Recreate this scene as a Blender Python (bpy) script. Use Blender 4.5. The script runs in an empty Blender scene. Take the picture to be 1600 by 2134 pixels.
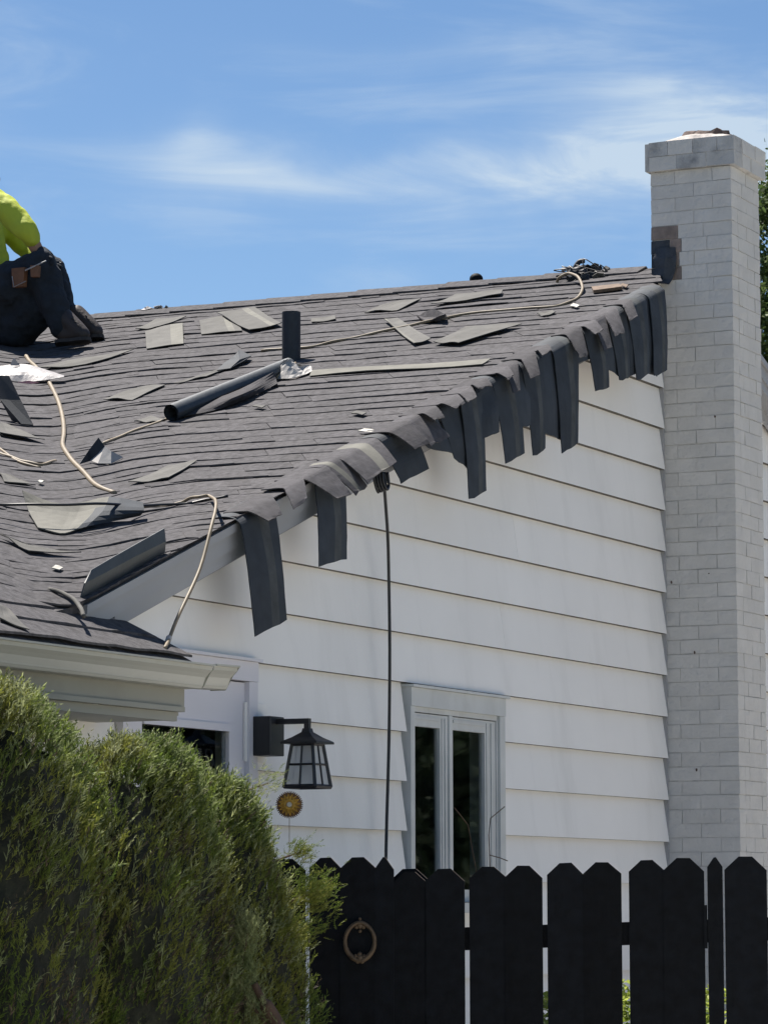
import bpy, bmesh, math, random
import numpy as np
from mathutils import Vector, Matrix
random.seed(7); rng = np.random.default_rng(7)
scene = bpy.context.scene
COL = scene.collection

# ---------------------------------------------------------------- camera
F, CX, CY, YH = 7200.0, 800.0, 1067.0, 1886.0        # focal length and centre in units of the 1600 x 2134 frame
PITCH = math.atan((YH - CY) / F); ROLL = math.radians(-0.13); AZ = math.radians(25.7)
CAM = np.array([0.0, 0.0, 1.65])
fw = np.array([0, math.cos(PITCH), math.sin(PITCH)])
rt0 = np.array([1.0, 0, 0]); up0 = np.cross(rt0, fw)
rt = rt0 * math.cos(ROLL) + up0 * math.sin(ROLL)
up = -rt0 * math.sin(ROLL) + up0 * math.cos(ROLL)
cd = bpy.data.cameras.new('camera'); cam = bpy.data.objects.new('camera', cd); COL.objects.link(cam)
cam.matrix_world = Matrix(((rt[0], up[0], -fw[0], CAM[0]), (rt[1], up[1], -fw[1], CAM[1]), (rt[2], up[2], -fw[2], CAM[2]), (0, 0, 0, 1)))
cd.sensor_width = 36; cd.sensor_fit = 'AUTO'; cd.lens = F / 2134 * 36
cd.clip_start = 0.1; cd.clip_end = 3000
scene.camera = cam

# ---------------------------------------------------------------- light and sky
SUN_AZ, SUN_EL = math.radians(-38), math.radians(64)   # azimuth from +Y towards +X
world = bpy.data.worlds.new("World"); scene.world = world; world.use_nodes = True
wn = world.node_tree; wn.nodes.clear()
def WN(t, **k):
    n = wn.nodes.new(t)
    for a, b in k.items(): setattr(n, a, b)
    return n
def wlink(a, b): wn.links.new(a, b)
def wmath(op, a, b=None, c=None):
    n = WN('ShaderNodeMath', operation=op)
    for i, q in enumerate((a, b, c)):
        if q is None: continue
        if isinstance(q, (int, float)): n.inputs[i].default_value = q
        else: wlink(q, n.inputs[i])
    return n.outputs[0]
sky = WN('ShaderNodeTexSky'); sky.sky_type = 'NISHITA'; sky.sun_disc = False
sky.sun_elevation = SUN_EL; sky.sun_rotation = SUN_AZ
sky.air_density = 0.85; sky.dust_density = 0.1; sky.ozone_density = 2.2; sky.altitude = 300
tc = WN('ShaderNodeTexCoord'); sx = WN('ShaderNodeSeparateXYZ'); wlink(tc.outputs['Generated'], sx.inputs[0])
X, Y, Z = sx.outputs
# wispy cirrus: long soft streaks broken up by stretched noise
mp = WN('ShaderNodeMapping'); mp.inputs['Rotation'].default_value = (0, math.radians(-7), 0); mp.inputs['Scale'].default_value = (7, 7, 30)
wlink(tc.outputs['Generated'], mp.inputs[0])
nz = WN('ShaderNodeTexNoise'); nz.inputs['Scale'].default_value = 1.5; nz.inputs['Detail'].default_value = 7; nz.inputs['Roughness'].default_value = 0.58; nz.inputs['Distortion'].default_value = 0.7
wlink(mp.outputs[0], nz.inputs['Vector'])
nz2 = WN('ShaderNodeTexNoise'); nz2.inputs['Scale'].default_value = 22; nz2.inputs['Detail'].default_value = 4; nz2.inputs['Roughness'].default_value = 0.5
wlink(tc.outputs['Generated'], nz2.inputs['Vector'])
def streak(px, py, ax, ay, ang, amp):
    """a soft elongated bank of cirrus at a direction of the sky"""
    x0, z0 = (px - 800) / 7200, (YH - py) / 7200
    c, s = math.cos(ang), math.sin(ang)
    wob = wmath('MULTIPLY', wmath('SUBTRACT', nz2.outputs['Fac'], 0.5), 0.022)
    dx = wmath('SUBTRACT', wmath('DIVIDE', X, wmath('MAXIMUM', Y, 0.05)), x0)
    dz = wmath('ADD', wmath('SUBTRACT', wmath('DIVIDE', Z, wmath('MAXIMUM', Y, 0.05)), z0), wob)
    a = wmath('DIVIDE', wmath('ADD', wmath('MULTIPLY', dx, c), wmath('MULTIPLY', dz, s)), ax / 7200)
    b = wmath('DIVIDE', wmath('SUBTRACT', wmath('MULTIPLY', dz, c), wmath('MULTIPLY', dx, s)), ay / 7200)
    r2 = wmath('ADD', wmath('MULTIPLY', a, a), wmath('MULTIPLY', b, b))
    return wmath('MULTIPLY', wmath('EXPONENT', wmath('MULTIPLY', r2, -1.0)), amp)
tot = None
for args in [(470, 320, 210, 60, -0.08, 0.62), (860, 345, 430, 36, 0.03, 0.62), (1220, 345, 330, 70, 0.12, 1.15),
             (1480, 265, 330, 95, 0.16, 1.2), (1560, 340, 220, 90, 0.1, 0.9), (1000, 90, 330, 42, 0.03, 0.42), (1400, 190, 240, 60, -0.3, 0.5), (400, 262, 60, 45, 0.3, 0.45),
             (1900, 300, 300, 120, 0.1, 0.6), (-700, 200, 500, 80, 0.1, 0.6)]:
    e = streak(*args); tot = e if tot is None else wmath('ADD', tot, e)
nf = WN('ShaderNodeMapRange'); nf.interpolation_type = 'SMOOTHSTEP'; nf.inputs['From Min'].default_value = 0.30; nf.inputs['From Max'].default_value = 0.72
wlink(nz.outputs['Fac'], nf.inputs['Value'])
gen = WN('ShaderNodeMapRange'); gen.interpolation_type = 'SMOOTHSTEP'; gen.inputs['From Min'].default_value = 0.44; gen.inputs['From Max'].default_value = 0.85; gen.inputs['To Max'].default_value = 0.42
wlink(nz.outputs['Fac'], gen.inputs['Value'])
fac = wmath('MINIMUM', wmath('ADD', wmath('MULTIPLY', tot, wmath('ADD', wmath('MULTIPLY', nf.outputs[0], 0.75), 0.17)), wmath('MULTIPLY', gen.outputs[0], 0.9)), 0.85)
hs = WN('ShaderNodeHueSaturation'); hs.inputs['Saturation'].default_value = 1.10; hs.inputs['Value'].default_value = 1.0
wlink(sky.outputs[0], hs.inputs['Color'])
mx = WN('ShaderNodeMix', data_type='RGBA'); wlink(fac, mx.inputs['Factor']); wlink(hs.outputs[0], mx.inputs['A'])
mx.inputs['B'].default_value = (5.2, 6.2, 7.2, 1)
bg = WN('ShaderNodeBackground'); bg.inputs['Strength'].default_value = 0.056
wlink(mx.outputs['Result'], bg.inputs['Color'])
wo = WN('ShaderNodeOutputWorld'); wlink(bg.outputs[0], wo.inputs[0])
sl = bpy.data.lights.new('sun', 'SUN'); sl.energy = 5.0; sl.angle = math.radians(0.6); sl.color = (1.0, 0.94, 0.86)
so = bpy.data.objects.new('sun', sl); COL.objects.link(so)
sd = Vector((math.sin(SUN_AZ) * math.cos(SUN_EL), math.cos(SUN_AZ) * math.cos(SUN_EL), math.sin(SUN_EL)))
so.rotation_euler = sd.to_track_quat('Z', 'Y').to_euler(); so.location = (-8, 10, 20)
scene.view_settings.view_transform = 'Standard'; scene.view_settings.look = 'None'
scene.view_settings.gamma = 1; scene.view_settings.use_curve_mapping = False
scene.view_settings.exposure = 1.08
scene.cycles.max_bounces = 6; scene.cycles.diffuse_bounces = 3; scene.cycles.transparent_max_bounces = 6

# ---------------------------------------------------------------- geometry of the place
def ray(x, y): return fw + rt * ((x - CX) / F) + up * ((CY - y) / F)
def hit(x, y, pt, nn):
    r = ray(x, y); return CAM + r * (((pt - CAM) @ nn) / (r @ nn))
D = np.array([math.sin(AZ), math.cos(AZ), 0.0]); N = np.array([-math.cos(AZ), math.sin(AZ), 0.0]); ZZ = np.array([0, 0, 1.0])
O = CAM + ray(1376, YH) * 17.1; O[2] = 0
HROT = math.pi / 2 - AZ                       # house frame: local x runs along the gable wall, local y into the house
def loc(p): q = np.asarray(p) - O; return np.array([q @ D, q @ N, q[2]])
def wor(u, v, z): return O + D * u + N * v + ZZ * z
def onwall(x, y, off=0.0): return loc(hit(x, y, O - N * off, N))    # point (house frame) on a plane parallel to the gable wall
def frontal(x, y, Yd):                          # point (world) on the vertical plane Y = Yd
    return hit(x, y, np.array([0, Yd, 0.0]), np.array([0, 1.0, 0]))

RIDGE_U, RIDGE_Z, PA = 0.26, 4.895, 0.36      # gable roof
OV = 0.15                                      # rake overhang
PB, ZB0, VB0 = 0.54, 2.512, -0.386             # wing roof: height at its eave line
ENDB = -5.5                                    # right-hand end of the wing eave
def uA(z): return RIDGE_U - (RIDGE_Z - z) / PA
def vB(z): return VB0 + (z - ZB0) / PB
def RAD(z): return min(0.62, max(0.10, 0.12 + (vB(z) + 0.12) * 0.9), max(0.06, (4.98 - z) * 0.9))
RE = -0.30
def vlim(u): return -OV if u < RE else -OV + (u - RE) / 0.36 * 0.16
def contour(z, s):
    """point (u,v) at arc length s on the level line; s=0 mid valley, s>0 on the gable roof, s<0 on the wing roof"""
    R = RAD(z); h = math.pi * R / 4; a, b = uA(z), vB(z)
    if s > h: return a, b - R - (s - h)
    if s < -h: return a - R + (s + h), b
    th = math.pi / 4 - s / R
    return a - R + R * math.cos(th), b - R + R * math.sin(th)
def s_of_v(z, v):                              # arc length where the level line reaches a given v on the gable side
    R = RAD(z); h = math.pi * R / 4; b = vB(z)
    if v <= b - R: return h + (b - R - v)
    th = math.asin(max(0, min(1, (v - (b - R)) / R))); return (math.pi / 4 - th) * R
def below(u, v, z):
    a, b, R = uA(z), vB(z), RAD(z)
    if u >= a or v >= b: return False
    x, y = u - (a - R), v - (b - R)
    return not (x > 0 and y > 0 and x * x + y * y > R * R)
def surf(u, v, it=18):
    if v < -0.16: return ZB0 + PB * (v - VB0)
    lo, hi = 2.3, 6.5
    for _ in range(it):
        m = (lo + hi) / 2
        if below(u, v, m): hi = m
        else: lo = m
    return lo
def onroof(x, y, off=0.0):
    """where the line of sight of a picture point meets the roof; returned in the house frame"""
    r = ray(x, y)
    def g(t):
        q = loc(CAM + r * t); return q[2] - surf(q[0], q[1], 14) - off, q
    t = 10.5
    while t < 22 and g(t)[0] > 0 or t < 11: 
        t += 0.25
        q = g(t)[1]
        if q[1] < -0.17 and q[0] > ENDB: continue
        if g(t)[0] < 0: break
    a, b = t - 0.25, t
    for _ in range(14):
        m = (a + b) / 2
        if g(m)[0] > 0: a = m
        else: b = m
    return g(b)[1]
def gableplane(x, y, off=0.0):
    nn = -D * PA + ZZ; return loc(hit(x, y, O + D * RIDGE_U + ZZ * (RIDGE_Z + off), nn))

# ---------------------------------------------------------------- materials
def newmat(name):
    m = bpy.data.materials.new(name); m.use_nodes = True; return m, m.node_tree, m.node_tree.nodes['Principled BSDF']
def mat(name, col, rough=0.7, var=0.12, nscale=8.0, bump=0.0, bscale=60.0, metal=0.0, objvar=0.0, spec=0.5, dirt=0.0, dirtcol=(0.1, 0.09, 0.08), dscale=3.0, streaks=False, island=0.0):
    m, nt, p = newmat(name)
    tcn = nt.nodes.new('ShaderNodeTexCoord')
    n1 = nt.nodes.new('ShaderNodeTexNoise'); n1.inputs['Scale'].default_value = nscale; n1.inputs['Detail'].default_value = 6
    nt.links.new(tcn.outputs['Object'], n1.inputs['Vector'])
    mr = nt.nodes.new('ShaderNodeMapRange'); mr.inputs['From Min'].default_value = 0.3; mr.inputs['From Max'].default_value = 0.7
    mr.inputs['To Min'].default_value = 1 - var; mr.inputs['To Max'].default_value = 1 + var
    nt.links.new(n1.outputs['Fac'], mr.inputs['Value'])
    val = mr.outputs[0]
    if objvar:
        oi = nt.nodes.new('ShaderNodeObjectInfo'); m2 = nt.nodes.new('ShaderNodeMapRange')
        m2.inputs['To Min'].default_value = 1 - objvar; m2.inputs['To Max'].default_value = 1 + objvar
        nt.links.new(oi.outputs['Random'], m2.inputs['Value'])
        mm = nt.nodes.new('ShaderNodeMath'); mm.operation = 'MULTIPLY'
        nt.links.new(val, mm.inputs[0]); nt.links.new(m2.outputs[0], mm.inputs[1]); val = mm.outputs[0]
    if island:
        gi = nt.nodes.new('ShaderNodeNewGeometry'); m2 = nt.nodes.new('ShaderNodeMapRange')
        m2.inputs['To Min'].default_value = 1 - island; m2.inputs['To Max'].default_value = 1 + island
        nt.links.new(gi.outputs['Random Per Island'], m2.inputs['Value'])
        mm = nt.nodes.new('ShaderNodeMath'); mm.operation = 'MULTIPLY'
        nt.links.new(val, mm.inputs[0]); nt.links.new(m2.outputs[0], mm.inputs[1]); val = mm.outputs[0]
    mixn = nt.nodes.new('ShaderNodeVectorMath'); mixn.operation = 'SCALE'; mixn.inputs[0].default_value = col
    nt.links.new(val, mixn.inputs['Scale']); colout = mixn.outputs[0]
    if dirt:
        n3 = nt.nodes.new('ShaderNodeTexNoise'); n3.inputs['Scale'].default_value = dscale; n3.inputs['Detail'].default_value = 8; n3.inputs['Roughness'].default_value = 0.65
        if streaks:
            mpn = nt.nodes.new('ShaderNodeMapping'); mpn.inputs['Scale'].default_value = (2.2, 2.2, 0.35)
            nt.links.new(tcn.outputs['Object'], mpn.inputs[0]); nt.links.new(mpn.outputs[0], n3.inputs['Vector'])
        else: nt.links.new(tcn.outputs['Object'], n3.inputs['Vector'])
        m3 = nt.nodes.new('ShaderNodeMapRange'); m3.inputs['From Min'].default_value = 0.52; m3.inputs['From Max'].default_value = 0.75; m3.inputs['To Max'].default_value = dirt
        nt.links.new(n3.outputs['Fac'], m3.inputs['Value'])
        mc = nt.nodes.new('ShaderNodeMix'); mc.data_type = 'RGBA'; nt.links.new(m3.outputs[0], mc.inputs['Factor'])
        nt.links.new(colout, mc.inputs['A']); mc.inputs['B'].default_value = (*dirtcol, 1); colout = mc.outputs['Result']
    nt.links.new(colout, p.inputs['Base Color'])
    p.inputs['Roughness'].default_value = rough; p.inputs['Metallic'].default_value = metal
    p.inputs['Specular IOR Level'].default_value = spec
    if bump:
        n2 = nt.nodes.new('ShaderNodeTexNoise'); n2.inputs['Scale'].default_value = bscale; n2.inputs['Detail'].default_value = 5
        nt.links.new(tcn.outputs['Object'], n2.inputs['Vector'])
        bn = nt.nodes.new('ShaderNodeBump'); bn.inputs['Strength'].default_value = 1.0; bn.inputs['Distance'].default_value = bump
        nt.links.new(n2.outputs['Fac'], bn.inputs['Height']); nt.links.new(bn.outputs[0], p.inputs['Normal'])
    return m
M = {}
M['shingle'] = mat('asphalt_shingle', (0.066, 0.063, 0.067), 0.9, 0.42, 38, 0.0025, 320, objvar=0.06, island=0.17, spec=0.25, dirt=0.35, dirtcol=(0.105, 0.098, 0.095), dscale=5)
M['hang'] = mat('limp_shingle', (0.030, 0.037, 0.047), 0.75, 0.2, 12, 0.001, 260, objvar=0.22, spec=0.35)
M['band'] = mat('shingle_band', (0.056, 0.062, 0.066), 0.85, 0.25, 16, 0.0012, 260, spec=0.3)
M['back'] = mat('shingle_underside', (0.074, 0.072, 0.066), 0.85, 0.22, 14, 0.0015, 220, objvar=0.15, dirt=0.5, dirtcol=(0.06, 0.057, 0.055), dscale=9)
M['backlight'] = mat('shingle_sand_band', (0.120, 0.117, 0.100), 0.85, 0.18, 18, 0.001, 220)
M['siding'] = mat('white_siding', (0.83, 0.815, 0.795), 0.55, 0.03, 2.0, 0.0012, 14, objvar=0.025, dirt=0.28, dirtcol=(0.55, 0.54, 0.52), dscale=2.0, streaks=True)
M['lap'] = mat('grimy_lap_shadow', (0.09, 0.082, 0.068), 0.8, 0.2, 5.0)  # lap shadow painted into the board undersides, with some brownish grime
M['trim'] = mat('grey_trim', (0.31, 0.315, 0.33), 0.5, 0.05, 3.0, 0.0008, 20, dirt=0.25, dirtcol=(0.35, 0.36, 0.37))
M['door'] = mat('pale_blue_trim', (0.66, 0.65, 0.70), 0.45, 0.03, 3.0, dirt=0.2, dirtcol=(0.5, 0.5, 0.52))
M['winframe'] = mat('window_paint', (0.52, 0.535, 0.54), 0.5, 0.08, 6.0, 0.001, 40, dirt=0.4, dirtcol=(0.36, 0.36, 0.34), dscale=6, streaks=True)
M['gutter'] = mat('gutter_paint', (0.44, 0.44, 0.40), 0.42, 0.06, 4.0, 0.0006, 12, dirt=0.5, dirtcol=(0.30, 0.29, 0.25), dscale=4)
M['fascia'] = mat('fascia_paint', (0.30, 0.30, 0.265), 0.6, 0.06, 4.0, dirt=0.4, dirtcol=(0.22, 0.21, 0.18))
M['brick'] = mat('painted_brick', (0.54, 0.53, 0.515), 0.7, 0.05, 9.0, 0.006, 30, objvar=0.035, dirt=0.25, dirtcol=(0.40, 0.39, 0.38), dscale=7)
M['mortar'] = mat('painted_mortar', (0.49, 0.48, 0.465), 0.8, 0.06, 14, 0.004, 50, dirt=0.6, dirtcol=(0.13, 0.13, 0.13), dscale=11)
M['barebrick'] = mat('bare_brown_brick', (0.19, 0.155, 0.14), 0.85, 0.25, 22, 0.004, 60, objvar=0.15)
M['sootbrick'] = mat('tarred_brick', (0.028, 0.034, 0.045), 0.6, 0.4, 18, 0.004, 60)
M['stainbrick'] = mat('stained_brick', (0.42, 0.42, 0.42), 0.7, 0.12, 12, 0.004, 45, dirt=0.7, dirtcol=(0.07, 0.08, 0.10), dscale=7)
M['crown'] = mat('mortar_crown', (0.46, 0.42, 0.39), 0.9, 0.2, 16, 0.006, 40)
M['flue'] = mat('crumbled_flue', (0.10, 0.07, 0.06), 0.9, 0.3, 20, 0.006, 40)
M['fence'] = mat('black_stained_wood', (0.0032, 0.0042, 0.0060), 0.7, 0.5, 22, 0.003, 30, objvar=0.35, spec=0.16, dirt=0.7, dirtcol=(0.0055, 0.0062, 0.0078), dscale=16, streaks=True) if True else mat('black_stained_wood', (0.0045, 0.0055, 0.0075), 0.85, 0.4, 22, 0.002, 40, objvar=0.3, spec=0.12)
M['fencecut'] = mat('raw_board_end', (0.085, 0.065, 0.05), 0.85, 0.3, 20)
M['black'] = mat('black_metal', (0.012, 0.013, 0.016), 0.45, 0.2, 20)
M['bronze'] = mat('aged_bronze', (0.10, 0.068, 0.04), 0.6, 0.3, 40, 0.001, 120, metal=0.35)
M['gold'] = mat('rusty_gold', (0.50, 0.29, 0.045), 0.55, 0.3, 60, metal=0.15)
M['rustdark'] = mat('dark_rust', (0.16, 0.08, 0.03), 0.7, 0.3, 60)
M['cream'] = mat('pale_centre', (0.5, 0.46, 0.38), 0.7, 0.1)
M['pipe'] = mat('black_pipe', (0.016, 0.02, 0.028), 0.6, 0.25, 30, 0.001, 120)
M['flash'] = mat('bare_aluminium', (0.36, 0.345, 0.33), 0.7, 0.10, 20, 0.002, 30, metal=0.0)
M['hose'] = mat('tan_hose', (0.19, 0.15, 0.098), 0.6, 0.2, 30, dirt=0.3, dirtcol=(0.12, 0.09, 0.07))
M['roll'] = mat('rolled_felt', (0.040, 0.048, 0.056), 0.55, 0.2, 10, 0.0015, 40, spec=0.5)
M['plastic'] = mat('white_wrapper', (0.34, 0.32, 0.315), 0.5, 0.08, 30, 0.004, 30)
M['pink'] = mat('faded_red_print', (0.50, 0.22, 0.24), 0.5, 0.2, 30)
M['wood'] = mat('weathered_board', (0.14, 0.095, 0.065), 0.85, 0.3, 30, 0.002, 60)
M['chip'] = mat('pale_scrap', (0.4, 0.385, 0.34), 0.7, 0.1, 30)
M['grass'] = mat('lawn', (0.075, 0.105, 0.03), 0.95, 0.35, 1.5, 0.03, 30)
M['bark'] = mat('juniper_bark', (0.075, 0.045, 0.028), 0.9, 0.35, 25, 0.006, 40)
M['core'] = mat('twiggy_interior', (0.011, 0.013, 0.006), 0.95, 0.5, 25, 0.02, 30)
M['hivis'] = mat('hi_vis_cloth', (0.42, 0.48, 0.035), 0.7, 0.06, 10, 0.012, 9)
M['trouser'] = mat('dark_work_cloth', (0.012, 0.017, 0.026), 0.9, 0.3, 20, 0.03, 9)
M['skin'] = mat('skin', (0.32, 0.18, 0.12), 0.55, 0.06, 20)
M['boot'] = mat('boot_leather', (0.035, 0.025, 0.022), 0.6, 0.3, 20, 0.002, 60)
M['sole'] = mat('boot_sole', (0.04, 0.036, 0.036), 0.8, 0.3, 30)
M['leather'] = mat('tool_leather', (0.17, 0.075, 0.035), 0.6, 0.25, 20, 0.002, 60)
M['steel'] = mat('dull_steel', (0.45, 0.45, 0.46), 0.35, 0.1, 30, metal=0.8)
M['hair'] = mat('dark_hair', (0.02, 0.014, 0.01), 0.7)
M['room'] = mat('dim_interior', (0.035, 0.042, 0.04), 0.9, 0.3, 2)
M['curtain'] = mat('dark_curtain', (0.06, 0.07, 0.065), 0.9, 0.3, 6)
def leafmat(name, col, trans=0.35, var=0.35):
    m, nt, p = newmat(name)
    geo = nt.nodes.new('ShaderNodeNewGeometry'); rr = nt.nodes.new('ShaderNodeMapRange')
    rr.inputs['To Min'].default_value = 1 - var; rr.inputs['To Max'].default_value = 1 + var
    nt.links.new(geo.outputs['Random Per Island'], rr.inputs['Value'])
    tcn = nt.nodes.new('ShaderNodeTexCoord'); n1 = nt.nodes.new('ShaderNodeTexNoise'); n1.inputs['Scale'].default_value = 3.5; n1.inputs['Detail'].default_value = 4
    nt.links.new(tcn.outputs['Object'], n1.inputs['Vector'])
    mixc = nt.nodes.new('ShaderNodeMix'); mixc.data_type = 'RGBA'
    mr = nt.nodes.new('ShaderNodeMapRange'); mr.inputs['From Min'].default_value = 0.42; mr.inputs['From Max'].default_value = 0.62
    nt.links.new(n1.outputs['Fac'], mr.inputs['Value']); nt.links.new(mr.outputs[0], mixc.inputs['Factor'])
    mixc.inputs['A'].default_value = (*col[0], 1); mixc.inputs['B'].default_value = (*col[1], 1)
    sc = nt.nodes.new('ShaderNodeVectorMath'); sc.operation = 'SCALE'; nt.links.new(mixc.outputs['Result'], sc.inputs[0]); nt.links.new(rr.outputs[0], sc.inputs['Scale'])
    nt.links.new(sc.outputs[0], p.inputs['Base Color']); p.inputs['Roughness'].default_value = 0.6; p.inputs['Specular IOR Level'].default_value = 0.3
    tr = nt.nodes.new('ShaderNodeBsdfTranslucent'); nt.links.new(sc.outputs[0], tr.inputs['Color'])
    ms = nt.nodes.new('ShaderNodeMixShader'); ms.inputs[0].default_value = trans
    nt.links.new(p.outputs[0], ms.inputs[1]); nt.links.new(tr.outputs[0], ms.inputs[2])
    nt.links.new(ms.outputs[0], nt.nodes['Material Output'].inputs[0]); return m
M['juniper'] = leafmat('juniper_green', ((0.095, 0.140, 0.022), (0.175, 0.185, 0.035)), 0.48)
M['juniper_pale'] = leafmat('juniper_pale_tips', ((0.19, 0.23, 0.09), (0.25, 0.27, 0.13)), 0.45)
M['juniper_dead'] = leafmat('juniper_dead_twigs', ((0.075, 0.055, 0.032), (0.05, 0.042, 0.025)), 0.15)
M['treeleaf'] = leafmat('tree_leaf', ((0.06, 0.10, 0.03), (0.11, 0.15, 0.05)), 0.4)
M['darkleaf'] = leafmat('dark_leaf', ((0.022, 0.040, 0.018), (0.035, 0.055, 0.025)), 0.2)
M['bushleaf'] = leafmat('bush_leaf', ((0.24, 0.32, 0.05), (0.34, 0.38, 0.09)), 0.45)
def glassmat():
    m, nt, p = newmat('window_glass')
    p.inputs['Base Color'].default_value = (0.9, 0.95, 0.93, 1); p.inputs['Roughness'].default_value = 0.02
    p.inputs['Transmission Weight'].default_value = 1.0; p.inputs['IOR'].default_value = 1.45; return m
M['glass'] = glassmat()
def frosted():
    m, nt, p = newmat('seeded_lamp_glass')
    p.inputs['Base Color'].default_value = (0.62, 0.63, 0.64, 1); p.inputs['Roughness'].default_value = 0.35
    tr = nt.nodes.new('ShaderNodeBsdfTransparent'); tr.inputs[0].default_value = (0.85, 0.87, 0.88, 1)
    ms = nt.nodes.new('ShaderNodeMixShader'); ms.inputs[0].default_value = 0.42
    nt.links.new(p.outputs[0], ms.inputs[1]); nt.links.new(tr.outputs[0], ms.inputs[2]); nt.links.new(ms.outputs[0], nt.nodes['Material Output'].inputs[0]); return m
M['frosted'] = frosted()

# ---------------------------------------------------------------- object helpers
def mesh(name, V, Fc, mats, idx=None, smooth=False):
    me = bpy.data.meshes.new(name); me.from_pydata([tuple(map(float, v)) for v in V], [], [tuple(map(int, f)) for f in Fc])
    for m in (mats if isinstance(mats, (list, tuple)) else [mats]): me.materials.append(m)
    if idx is not None: me.polygons.foreach_set('material_index', idx)
    if smooth: me.polygons.foreach_set('use_smooth', [True] * len(me.polygons))
    me.update(); return me
def put(name, me, parent=None, kind=None):
    o = bpy.data.objects.new(name, me); COL.objects.link(o)
    if parent is not None: o.parent = parent
    if kind: o['kind'] = kind
    return o
def part(name, V, Fc, m, parent, smooth=False, kind=None, idx=None): return put(name, mesh(name, V, Fc, m, idx, smooth), parent, kind)
def empty(name, label, cat, p=(0, 0, 0), rz=0.0, group=None):
    o = bpy.data.objects.new(name, None); COL.objects.link(o); o.location = tuple(p); o.rotation_euler = (0, 0, rz); o.empty_display_size = 0.1
    o['label'] = label; o['category'] = cat
    if group: o['group'] = group
    return o
BOXF = [(0, 3, 2, 1), (4, 5, 6, 7), (0, 1, 5, 4), (1, 2, 6, 5), (2, 3, 7, 6), (3, 0, 4, 7)]
def boxv(a, b, j=0.0):
    (x0, y0, z0), (x1, y1, z1) = a, b
    V = [(x0, y0, z0), (x1, y0, z0), (x1, y1, z0), (x0, y1, z0), (x0, y0, z1), (x1, y0, z1), (x1, y1, z1), (x0, y1, z1)]
    if j: V = [tuple(c + random.uniform(-j, j) for c in v) for v in V]
    return V
def box(name, a, b, m, parent, j=0.0, kind=None, bev=0.0):
    o = part(name, boxv(a, b, j), BOXF, m, parent, kind=kind)
    if bev: md = o.modifiers.new('bevel', 'BEVEL'); md.width = bev; md.segments = 1; md.limit_method = 'NONE'
    return o
class MB:
    def __init__(s): s.V = []; s.F = []; s.I = []
    def add(s, V, Fc, i=0):
        k = len(s.V); s.V += [tuple(v) for v in V]; s.F += [tuple(k + q for q in f) for f in Fc]; s.I += [i] * len(Fc)
    def box(s, a, b, j=0.0, i=0): s.add(boxv(a, b, j), BOXF, i)
    def tube(s, P, r, n=8, i=0, cap=True):
        V, Fc = tubegeo(P, r, n, cap); s.add(V, Fc, i)
    def out(s, name, m, parent=None, smooth=False, kind=None): return put(name, mesh(name, s.V, s.F, m, s.I, smooth), parent, kind)
def smoothpath(P, n=6):
    P = [np.array(p, float) for p in P]
    if len(P) < 3: return P
    Q = [2 * P[0] - P[1]] + P + [2 * P[-1] - P[-2]]; out = []
    for i in range(1, len(Q) - 2):
        for k in range(n):
            t = k / n; a, b, c, d = Q[i - 1], Q[i], Q[i + 1], Q[i + 2]
            out.append(0.5 * ((2 * b) + (-a + c) * t + (2 * a - 5 * b + 4 * c - d) * t * t + (-a + 3 * b - 3 * c + d) * t ** 3))
    out.append(P[-1]); return out
def tubegeo(P, r, n=8, cap=True):
    P = [np.array(p, float) for p in P]; V = []; Fc = []; rr = r if hasattr(r, '__len__') else [r] * len(P)
    ref = np.array([0.13, 0.21, 0.97])
    for i, p in enumerate(P):
        t = P[min(i + 1, len(P) - 1)] - P[max(i - 1, 0)]; t /= np.linalg.norm(t) + 1e-9
        a = np.cross(t, ref)
        if np.linalg.norm(a) < 0.1: a = np.cross(t, [1, 0, 0])
        a /= np.linalg.norm(a); b = np.cross(t, a)
        for k in range(n):
            th = 2 * math.pi * k / n; V.append(p + (a * math.cos(th) + b * math.sin(th)) * rr[i])
    for i in range(len(P) - 1):
        for k in range(n): k2 = (k + 1) % n; Fc.append((i * n + k, i * n + k2, (i + 1) * n + k2, (i + 1) * n + k))
    if cap: Fc.append(tuple(range(n))[::-1]); Fc.append(tuple(range((len(P) - 1) * n, len(P) * n)))
    return V, Fc
def thing(name, V, Fc, m, label, cat, group=None, smooth=False, idx=None, kind=None):
    """a one-mesh top-level thing given in the house frame; its origin goes to its own base"""
    V = np.array([tuple(v) for v in V], float); c = V.mean(0); c[2] = V[:, 2].min()
    o = put(name, mesh(name, V - c, Fc, m, idx, smooth)); o.location = tuple(wor(*c)); o.rotation_euler = (0, 0, HROT)
    o['label'] = label; o['category'] = cat
    if group: o['group'] = group
    if kind: o['kind'] = kind
    return o, c
def spawn(name, label, cat, c, group=None):     # Empty in the house frame
    return empty(name, label, cat, wor(*c), HROT, group)
def rel(P, c): return [np.array(p, float) - np.array(c, float) for p in P]
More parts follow.
